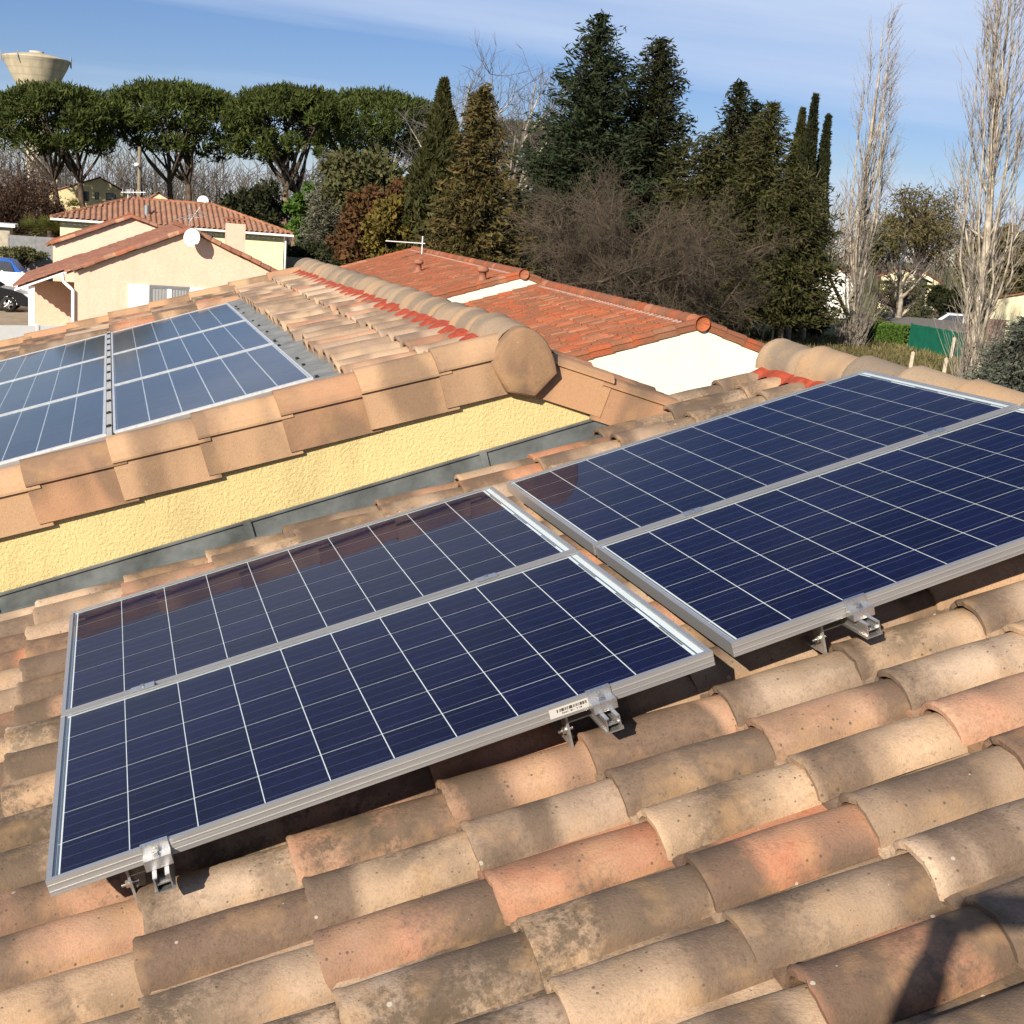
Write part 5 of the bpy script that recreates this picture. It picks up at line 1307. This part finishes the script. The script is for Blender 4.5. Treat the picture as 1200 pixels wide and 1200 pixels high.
bushy('garden_shrub', 'green shrub along the board fence by the blue car', 'shrub', 26, 290, 74.5, 60, 14, 47, L_OLIVE, 40, 60, 0.16, squash=0.45)
def hedge(label, p0, p1, h, wd, seed, lmat, n=9000):
    rg = np.random.default_rng(seed); p0 = np.array(p0[:2]); p1 = np.array(p1[:2]); d = p1-p0; L = np.linalg.norm(d); ang = math.atan2(d[1], d[0])
    o = thing('clipped_hedge', label, 'hedge', (p0[0], p0[1], GROUND), ang)
    P = np.stack([rg.random(n)*L, (rg.random(n)-0.5)*wd, rg.random(n)*h], 1)
    f = rg.integers(0, 3, n); P[f == 0, 2] = h*(0.95+0.07*rg.random((f == 0).sum())); P[f == 1, 1] = -wd/2*(0.92+0.1*rg.random((f == 1).sum()))
    V, F = quads(P, 0.20*(0.6+0.8*rg.random(n)), 0.6, rg, 0.1); put('foliage', V, F, lmat, o)
    V, F = tubes([(np.array([[L*i/12+.2, 0, 0], [L*i/12+.2, 0, h*0.4], [L*i/12+.2, 0, h*.8]]), np.array([.05, .04, .02])) for i in range(12)], 4); put('stems', V, F, B_DARK, o)
hedge('clipped bright green hedge left of the green fence', at(1010, 395, 80), at(1066, 398, 78), gz(1040, 379, 80), 1.2, 51, L_GREEN)
hedge('dark clipped hedge along the far garden below the bungalows', at(1036, 350, 110), at(1090, 350, 104), gz(1060, 332, 108), 1.5, 52, L_OLIVE)
# palms
def palm(label, x, ytop, D, seed, wpx=26):
    rg = np.random.default_rng(seed); T = at(x, ytop, D); H = T[2]-GROUND; k = pxw(D)
    o = tree_root('fan_palm', label, 'palm', T, 'fan palms by the pale house')
    P = []; F = []; V = []
    for i in range(46):
        a = rg.random()*6.28; el = rg.uniform(-0.2, 1.35); d = np.array([math.cos(a)*math.cos(el), math.sin(a)*math.cos(el), math.sin(el)])
        L = wpx*k/2*rg.uniform(0.6, 1.0); c0 = np.array([0, 0, H-wpx*k*0.42]); e = c0+d*L*0.55
        s = np.cross(d, [0, 0, 1.0]); s /= np.linalg.norm(s)+1e-6; upv = np.cross(s, d)
        for q in np.linspace(-1.2, 1.2, 11):
            t_ = d*math.cos(q)+s*math.sin(q); p1 = e+t_*L*0.5+np.array([0, 0, -0.12*L*abs(q)]); w_ = (s*math.cos(q)-d*math.sin(q))*0.04
            b0 = len(V); V += [e-w_*.4, e+w_*.4, p1+w_*.3, p1-w_*.3]; F.append((b0, b0+1, b0+2, b0+3))
    put('fronds', np.array(V), np.array(F), L_PALM, o)
    V, F = tubes([(np.array([[0, 0, 0], [0.03, 0, H*.35], [0, 0, H-wpx*k*.4]]), np.array([.16, .15, .13]))], 8); put('trunk', V, F, B_DARK, o, True)
palm('left of the two yellow green fan palms by the pale house', 36, 254, 80, 61, 40)
palm('right of the two yellow green fan palms by the pale house', 58, 251, 79.5, 62, 44)
palm('small fan palm in front of the beige house', 87, 232, 108, 63, 24)

# --- bare trees
def bare_poplar(label, x, ytop, xb, D, wpx, seed, nl=64):
    rg = np.random.default_rng(seed); k = pxw(D); T = at(x, ytop, D); B = at(xb, 380, D); H = T[2]-GROUND; W = wpx*k/2
    o = tree_root('bare_poplar', label, 'poplar', B, 'bare poplars beside the field')
    lean = np.array([T[0]-B[0], T[1]-B[1], 0])
    big = []; sm = []
    axis = lambda h: lean*h + np.array([0, 0, h*H])
    big.append((np.array([axis(h)+rg.standard_normal(3)*0.06 for h in np.linspace(0, 0.97, 9)]), np.linspace(0.27, 0.02, 9)*H/18))
    for i in range(nl):
        h0 = 0.06+0.62*rg.random()**1.3; a = rg.random()*6.283; reach = W*(0.55+0.5*rg.random())*min(1, 0.45+h0*2.2)
        top = min(0.99, h0 + (0.20+0.42*rg.random()))
        reach *= min(1.0, (1.08-top)/0.32+0.22)
        s = np.linspace(0, 1, 9)
        off = reach*np.minimum(1, s*2.4)**0.7*(1-0.22*s)
        pts = np.array([axis(h0+(top-h0)*q) + np.array([math.cos(a), math.sin(a), 0])*off[j] + rg.standard_normal(3)*0.07*q for j, q in enumerate(s)])
        big.append((pts, np.linspace(0.062, 0.009, 9)*(0.6+0.7*rg.random())*(1.2-h0)))
        for j in range(19):
            q = rg.random()**0.8; i0 = min(7, int(q*8)); p = pts[i0]+(pts[i0+1]-pts[i0])*(q*8-i0)
            d = np.array([math.cos(a)+rg.normal()*0.9, math.sin(a)+rg.normal()*0.9, 0])*0.32+np.array([0, 0, 1.0])
            L = rg.uniform(0.8, 2.6)*(1-0.4*q); bt = branch(p, d, L, 0.017, 0.005, rg, 5, 0.10, 0.10); sm.append(bt)
            for _ in range(2):
                pp = bt[0][rg.integers(1, 4)]; d2 = d+rg.standard_normal(3)*0.45; sm.append(branch(pp, d2, L*rg.uniform(.3, .55), 0.009, 0.004, rg, 5, 0.10, 0.08))
    for i in range(300):       # suckers at the foot
        a = rg.random()*6.28; r = W*0.55*rg.random(); sm.append(branch((r*math.cos(a), r*math.sin(a), 0), (rg.normal()*.25, rg.normal()*.25, 1), rg.uniform(1.0, 3.4), 0.016, 0.006, rg, 5, 0.12, 0.05))
    V, F = tubes(big, 6); put('trunk', V, F, B_POP, o, True)
    V, F = tubes(sm, 3); put('twigs', V, F, B_POP2, o)
    return o, B
B_POP2 = bark('poplar_twigs', (0.33, 0.285, 0.235), 0.35)
po, B = bare_poplar('bare pale poplar left, with one long crooked side limb', 1034, 26, 1001, 73, 54, 71, 32)
rg = np.random.default_rng(5)
pts = np.array([at(x, y, 72.5) for x, y in ((994, 372), (985, 352), (972, 325), (962, 300), (958, 286), (945, 276), (930, 270), (920, 266))]) - np.array([B[0], B[1], GROUND])
lb = [(pts, np.linspace(0.13, 0.03, 8))]; sm = []
for i in range(2, 8):
    for _ in range(7): sm.append(branch(pts[i], (rg.normal()*0.5, rg.normal()*0.4, 1), rg.uniform(1.2, 4.0), 0.035, 0.008, rg, 5, 0.10, 0.06))
V, F = tubes(lb, 6); put('side_limb', V, F, B_LICHEN, po, True); V, F = tubes(sm, 4); put('side_twigs', V, F, B_POP2, po)
bare_poplar('bare pale poplar cut by the top right corner', 1186, -35, 1150, 57, 86, 72, 36)
def bare_tree(name, label, x, ytop, D, wpx, seed, bmat, tmat, h0=0.25, n1=11, n2=9, n3=6, up=0.12, group=None, spread=0.9, r=0.16, n4=0, dy=0.0):
    rg = np.random.default_rng(seed); T = at(x, ytop, D); H = T[2]-GROUND; W = wpx*pxw(D)/2
    o = tree_root(name, label, 'bare tree', T, group)
    A = []; Bq = []; C_ = []
    tr = branch((0, 0, 0), (rg.normal()*.04, rg.normal()*.04, 1), H*0.62, r, r*0.4, rg, 7, 0.05, 0.05); A.append(tr)
    for i in range(n1):
        q = h0 + (1-h0)*rg.random(); p = tr[0][min(6, int(q*6.99))]; a = 6.283*(i+rg.random()*.6)/n1*1.0
        L1 = math.hypot(W, H*0.35)*rg.uniform(0.6, 0.95)
        d = (math.cos(a)*spread, math.sin(a)*spread, rg.uniform(0.25, 1.0)); b1 = branch(p, d, L1, r*0.45, r*0.10, rg, 7, 0.12, up*0.5); A.append(b1)
        for j in range(n2):
            p2 = b1[0][rg.integers(1, 7)]; d2 = np.array(d)/np.linalg.norm(d)+rg.standard_normal(3)*0.65; L2 = L1*rg.uniform(0.25, 0.5)
            b2 = branch(p2, d2, L2, r*0.14, r*0.05, rg, 5, 0.15, up*0.4); Bq.append(b2)
            for _ in range(n3):
                p3 = b2[0][rg.integers(1, 5)]; d3 = d2/np.linalg.norm(d2)+rg.standard_normal(3)*0.7; b3 = branch(p3, d3, L2*rg.uniform(.3, .65), r*0.055, r*0.03, rg, 5, 0.15, up*.3); Bq.append(b3)
                for _ in range(n4):
                    C_.append(branch(b3[0][rg.integers(1, 5)], d3+rg.standard_normal(3)*0.8, L2*rg.uniform(.18, .4), r*0.035, r*0.025, rg, 3, 0.15, 0.0))
    V, F = tubes(A, 6); put('trunk', V, F, bmat, o, True)
    V, F = tubes(Bq, 3)
    if C_:
        V2, F2 = tubes(C_, 3); F = np.concatenate([F, F2+len(V)]); V = np.concatenate([V, V2])
    put('twigs', V, F, tmat, o)
    return o
bare_tree('bare_plane_tree', 'slender bare tree with white trunk behind the cypress tip', 540, 62, 84, 80, 81, B_PLANE, B_GREYT, 0.42, 16, 12, 8, 0.2, 'bare trees behind the conifers', 0.55, 0.20)
bare_tree('bare_plane_tree', 'fan shaped bare tree against the sky right of the bronze conifer', 600, 48, 88, 120, 82, B_PLANE, B_GREYT, 0.40, 20, 13, 8, 0.22, 'bare trees behind the conifers', 0.75, 0.20)
bare_tree('bare_thicket_tree', 'wide tangled bare tree with lichened branches behind the orange ridge', 755, 192, 46, 215, 83, B_TWIG, B_TWIG, 0.12, 26, 17, 9, 0.05, 'tangled bare trees behind the terrace', 1.0, 0.125, 4)
bare_tree('bare_thicket_tree', 'lower tangled bare tree at the left behind the orange ridge', 690, 262, 44, 150, 84, B_TWIG, B_TWIG, 0.10, 14, 13, 8, 0.02, 'tangled bare trees behind the terrace', 1.3, 0.12, 3)
bare_tree('bare_thicket_tree', 'tangled bare tree at the right in front of the conifer row', 842, 226, 48, 120, 85, B_TWIG, B_TWIG, 0.10, 13, 13, 8, 0.04, 'tangled bare trees behind the terrace', 1.1, 0.13, 3)
bare_tree('bare_garden_tree', 'tall bare garden tree with pale trunk left of the green fence', 1066, 282, 84, 70, 86, B_POP, B_GREYT, 0.35, 10, 8, 6, 0.1, None, 0.6, 0.26)
bare_tree('bare_wood_tree', 'thin bare crown rising above the round brown tree', 1088, 194, 126, 90, 87, B_GREYT, B_GREYT, 0.5, 14, 9, 6, 0.1, None, 0.7, 0.16)
bare_tree('bare_wood_tree', 'bare crown against the sky behind the poplar at the right edge', 1176, 232, 120, 110, 88, B_GREYT, B_GREYT, 0.4, 12, 9, 6, 0.1, None, 0.8, 0.16)
# pollarded tree by the hedge
q = at(1049, 376, 90); rg = np.random.default_rng(9)
pt = tree_root('pollarded_tree', 'small pollarded tree with knobbly spread limbs behind the hedge', 'pollard tree', q)
A = [branch((0, 0, 0), (0, 0, 1), 1.7, 0.20, 0.22, rg, 5, 0.04)]; S_ = []
for i in range(8):
    a = i*0.785; b1 = branch(A[0][0][-1], (math.cos(a), math.sin(a), 0.55), 1.35, 0.15, 0.13, rg, 5, 0.1, 0.05); A.append(b1)
    for _ in range(16): S_.append(branch(b1[0][-1], (rg.normal()*.6, rg.normal()*.6, 1), rg.uniform(.4, 1.0), 0.02, 0.008, rg, 5, 0.1))
V, F = tubes(A, 7); put('trunk', V, F, B_DARK, pt, True); V, F = tubes(S_, 3); put('shoots', V, F, B_TWIG, pt)

# --- far woods that read as one mass
def far_wood(name, label, az0, az1, D0, D1, n, hmin, hmax, mat, seed, leaf=None):
    rg = np.random.default_rng(seed); br = []
    for i in range(n):
        a = R(az0+(az1-az0)*rg.random()); D = D0+(D1-D0)*rg.random()
        p = np.array([CAM[0]+D*math.sin(a), CAM[1]+D*math.cos(a), GROUND]); H = rg.uniform(hmin, hmax)
        br.append(branch(p, (rg.normal()*.05, rg.normal()*.05, 1), H, 0.16, 0.03, rg, 5, 0.04))
        for j in range(16):
            q = p+np.array([0, 0, H*(0.25+0.7*rg.random())]); br.append(branch(q, (rg.normal()*.6, rg.normal()*.6, 0.9), H*rg.uniform(.15, .4), 0.06, 0.025, rg, 5, 0.14))
    V, F = tubes(br, 3); me = np_mesh(name, V, F, mat)
    o = link(name, me); stuff(o); tag(o, label, 'wood'); return o
far_wood('distant_wood', 'grey brown bare wood far behind the pines', -14, 12, 190, 260, 420, 8, 13.5, bark('far_bare_wood', (0.13, 0.115, 0.10), 0.2), 91)
far_wood('distant_wood', 'grey brown bare wood far behind the poplars at the right', 12, 48, 170, 240, 300, 7, 12, bark('far_bare_wood_right', (0.15, 0.125, 0.10), 0.2), 92)
# rough grass in the field
rg = np.random.default_rng(33); n = 26000
P = np.zeros((n, 3)); a = R(26)+R(18)*rg.random(n); D = 34+rg.random(n)**0.8*46
P[:, 0] = CAM[0]+D*np.sin(a); P[:, 1] = CAM[1]+D*np.cos(a); P[:, 2] = GROUND+0.05
V, F = quads(P, 0.42*(0.4+rg.random(n)), 0.16, rg, 2.2)
o = link('rough_grass', np_mesh('rough_grass', V, F, leaf_mat('dry_grass', [(0.09,0.085,0.03),(0.15,0.13,0.055),(0.20,0.16,0.08)], 0.9, 0.2, 0.15)))
stuff(o); tag(o, 'rough dry winter grass in the field with the posts', 'grass')


# ------------------------------------------------------------------ the photographer, whose arm shades the corner of the roof
FH = Vector((FWD[0], FWD[1], 0)).normalized(); RH = Vector((FH.y, -FH.x, 0)); UPV = Vector((0, 0, 1)); CV = Vector(CAM)
def cp(r, u, f): return CV + RH*r + UPV*u + FH*f
feet = []
base = cp(0, 0, -0.48); zf = lambda x: 0.3153*x - 0.145
person = thing('person', 'person in a dark jacket whose arm shadow falls in the lower right corner', 'person', (base.x, base.y, zf(base.x)))
def skin(name, chains, mat, sub=2):
    """chains: list of lists of (point, rx, ry); chains share equal points"""
    vs, es, rs, key = [], [], [], {}
    for ch in chains:
        prev = None
        for p, rx, ry in ch:
            kk = tuple(round(c, 4) for c in p)
            if kk not in key: key[kk] = len(vs); vs.append(tuple(Vector(p) - person.location)); rs.append((rx, ry))
            if prev is not None: es.append((prev, key[kk]))
            prev = key[kk]
    me = bpy.data.meshes.new(name); me.from_pydata(vs, es, []); me.materials.append(mat)
    o = link(name, me, person)
    md = o.modifiers.new('skin', 'SKIN'); md.use_smooth_shade = True
    for i, (a, b2) in enumerate(rs):
        me.skin_vertices[0].data[i].radius = (a, b2); me.skin_vertices[0].data[i].use_root = (i == 0)
    s_ = o.modifiers.new('sub', 'SUBSURF'); s_.levels = sub; s_.render_levels = sub
    return o
PEL = cp(0.0, -0.62, -0.52); CHE = cp(0.0, -0.28, -0.50); NEC = cp(0.0, -0.10, -0.46); HED = cp(0.0, 0.05, -0.42); TOP = cp(0.0, 0.15, -0.43)
def arm(s):
    hx = -0.115 if s < 0 else 0.115
    return (cp(0.19*s, -0.16, -0.48), cp((0.27 if s < 0 else 0.27)*s, -0.37, -0.22), cp(hx*1.22, -0.075, -0.055), cp(hx, -0.015, -0.022))
def foot(s):
    p = cp(0.15*s, 0, -0.50); p.z = zf(p.x); return p
M_SKIN = plain('skin', (0.50, 0.30, 0.21), 0.55, 0.4, 0, 0.06); M_JKT = plain('dark_jacket', (0.03, 0.035, 0.05), 0.85, 0.2, 0, 0.15, 30, 0.002, 120); M_JEAN = plain('blue_jeans', (0.05, 0.07, 0.13), 0.9, 0.1, 0, 0.2, 40); M_HAIR = plain('brown_hair', (0.05, 0.03, 0.02), 0.6, 0.3, 0, 0.2, 60); M_SHOE = plain('grey_shoe', (0.10, 0.10, 0.10), 0.8, 0.2)
ch = [[(PEL, .13, .10), (CHE, .15, .10), (NEC, .06, .06), (HED, .078, .092), (TOP, .06, .07)]]
for s in (-1, 1):
    a = arm(s); f_ = foot(s); hip = cp(0.09*s, -0.66, -0.52); kne = (hip + f_)*0.5 + FH*0.05; kne.z = (hip.z+f_.z)*0.5+0.03
    ch += [[(CHE, .15, .10), (a[0], .060, .060), (a[1], .043, .043), (a[2], .028, .028), (a[3], .036, .022)]]
    ch += [[(PEL, .13, .10), (hip, .085, .085), (kne, .058, .058), (f_ + UPV*0.09, .042, .042), (f_ + UPV*0.05 + FH*0.12, .038, .03)]]
body = skin('body', ch, M_SKIN)
skin('jacket', [[(PEL + UPV*0.02, .16, .125), (CHE, .172, .122), (NEC - UPV*0.02, .075, .075)]] + [[(CHE, .172, .122), (arm(s)[0], .078, .078), (arm(s)[1], .050, .050), (arm(s)[2], .035, .035)] for s in (-1, 1)], M_JKT)
tr_ = []
for s in (-1, 1):
    f_ = foot(s); hip = cp(0.09*s, -0.66, -0.52); kne = (hip + f_)*0.5 + FH*0.05; kne.z = (hip.z+f_.z)*0.5+0.03
    tr_ += [[(PEL - UPV*0.02, .145, .115), (hip, .10, .10), (kne, .072, .072), (f_ + UPV*0.11, .060, .060)]]
    skin('shoe', [[(f_ + UPV*0.05 - FH*0.04, .048, .045), (f_ + UPV*0.045 + FH*0.06, .05, .04), (f_ + UPV*0.035 + FH*0.17, .046, .03)]], M_SHOE)
skin('trousers', tr_, M_JEAN)
hd = MB(); hc = HED - person.location + UPV*0.035 - FH*0.014
hd.v = []; n1, n2 = 10, 18; vs_ = []; fs_ = []
for i in range(n1+1):
    th_ = math.pi*0.56*i/n1
    for j in range(n2):
        ph = 2*math.pi*j/n2; d = Vector((math.sin(th_)*math.cos(ph), math.sin(th_)*math.sin(ph), math.cos(th_)))
        rr_ = 0.122 if d.dot(FH) < 0.35 else 0.112
        vs_.append(hc + Vector((d.x*0.088/0.1, d.y*0.1/0.1, d.z))*rr_*0.95)
fs_ = [(i*n2+j, i*n2+(j+1) % n2, (i+1)*n2+(j+1) % n2, (i+1)*n2+j) for i in range(n1) for j in range(n2)]
hd.add(vs_, fs_, 0, True).build('hair', M_HAIR, person)
no_ = MB(); e = HED - person.location
no_.tube([e + FH*0.085 + UPV*0.02, e + FH*0.112 - UPV*0.018], [0.008, 0.015], 8).build('nose', M_SKIN, person)
for s in (-1, 1):
    MB().lathe([(0, .012), (.010, .007), (.013, 0), (.010, -.007), (0, -.012)], 10).build('eye', M_WHITE, person).location = e + FH*0.088 + RH*0.033*s + UPV*0.022
    MB().tube([e + RH*0.088*s - UPV*0.03, e + RH*0.096*s + UPV*0.03], [0.012, 0.016], 8).build('ear', M_SKIN, person)
    a = arm(s)[3] - person.location; inw = -RH*s
    for k2 in range(4):      # fingers behind the phone, thumb in front of it
        z0 = 0.022 - 0.017*k2; l_ = (0.066, 0.074, 0.070, 0.056)[k2]
        skin('finger', [[(a + person.location + UPV*z0 - FH*0.006, .010, .010), (a + person.location + UPV*(z0+0.004) - FH*0.004 + inw*l_*0.45, .0085, .0085), (a + person.location + UPV*z0 - FH*0.016 + inw*l_*0.8, .0075, .0075)]], M_SKIN, 1)
    skin('thumb', [[(a + person.location - UPV*0.02 - FH*0.02, .012, .012), (a + person.location - UPV*0.005 - FH*0.034 + inw*0.03, .0105, .0105), (a + person.location + UPV*0.004 - FH*0.034 + inw*0.055, .0085, .0085)]], M_SKIN, 1)
ph = thing('mobile_phone', 'dark mobile phone held up by the person', 'phone', tuple(cp(0, 0, -0.024)), math.atan2(RH.y, RH.x))
MB().box(-0.080, 0.068, -0.004, 0.004, -0.034, 0.033).build('case', M_BLACK, ph)
MB().box(-0.068, 0.058, -0.0048, -0.0040, -0.029, 0.029).build('screen', M_GLASSDK, ph)
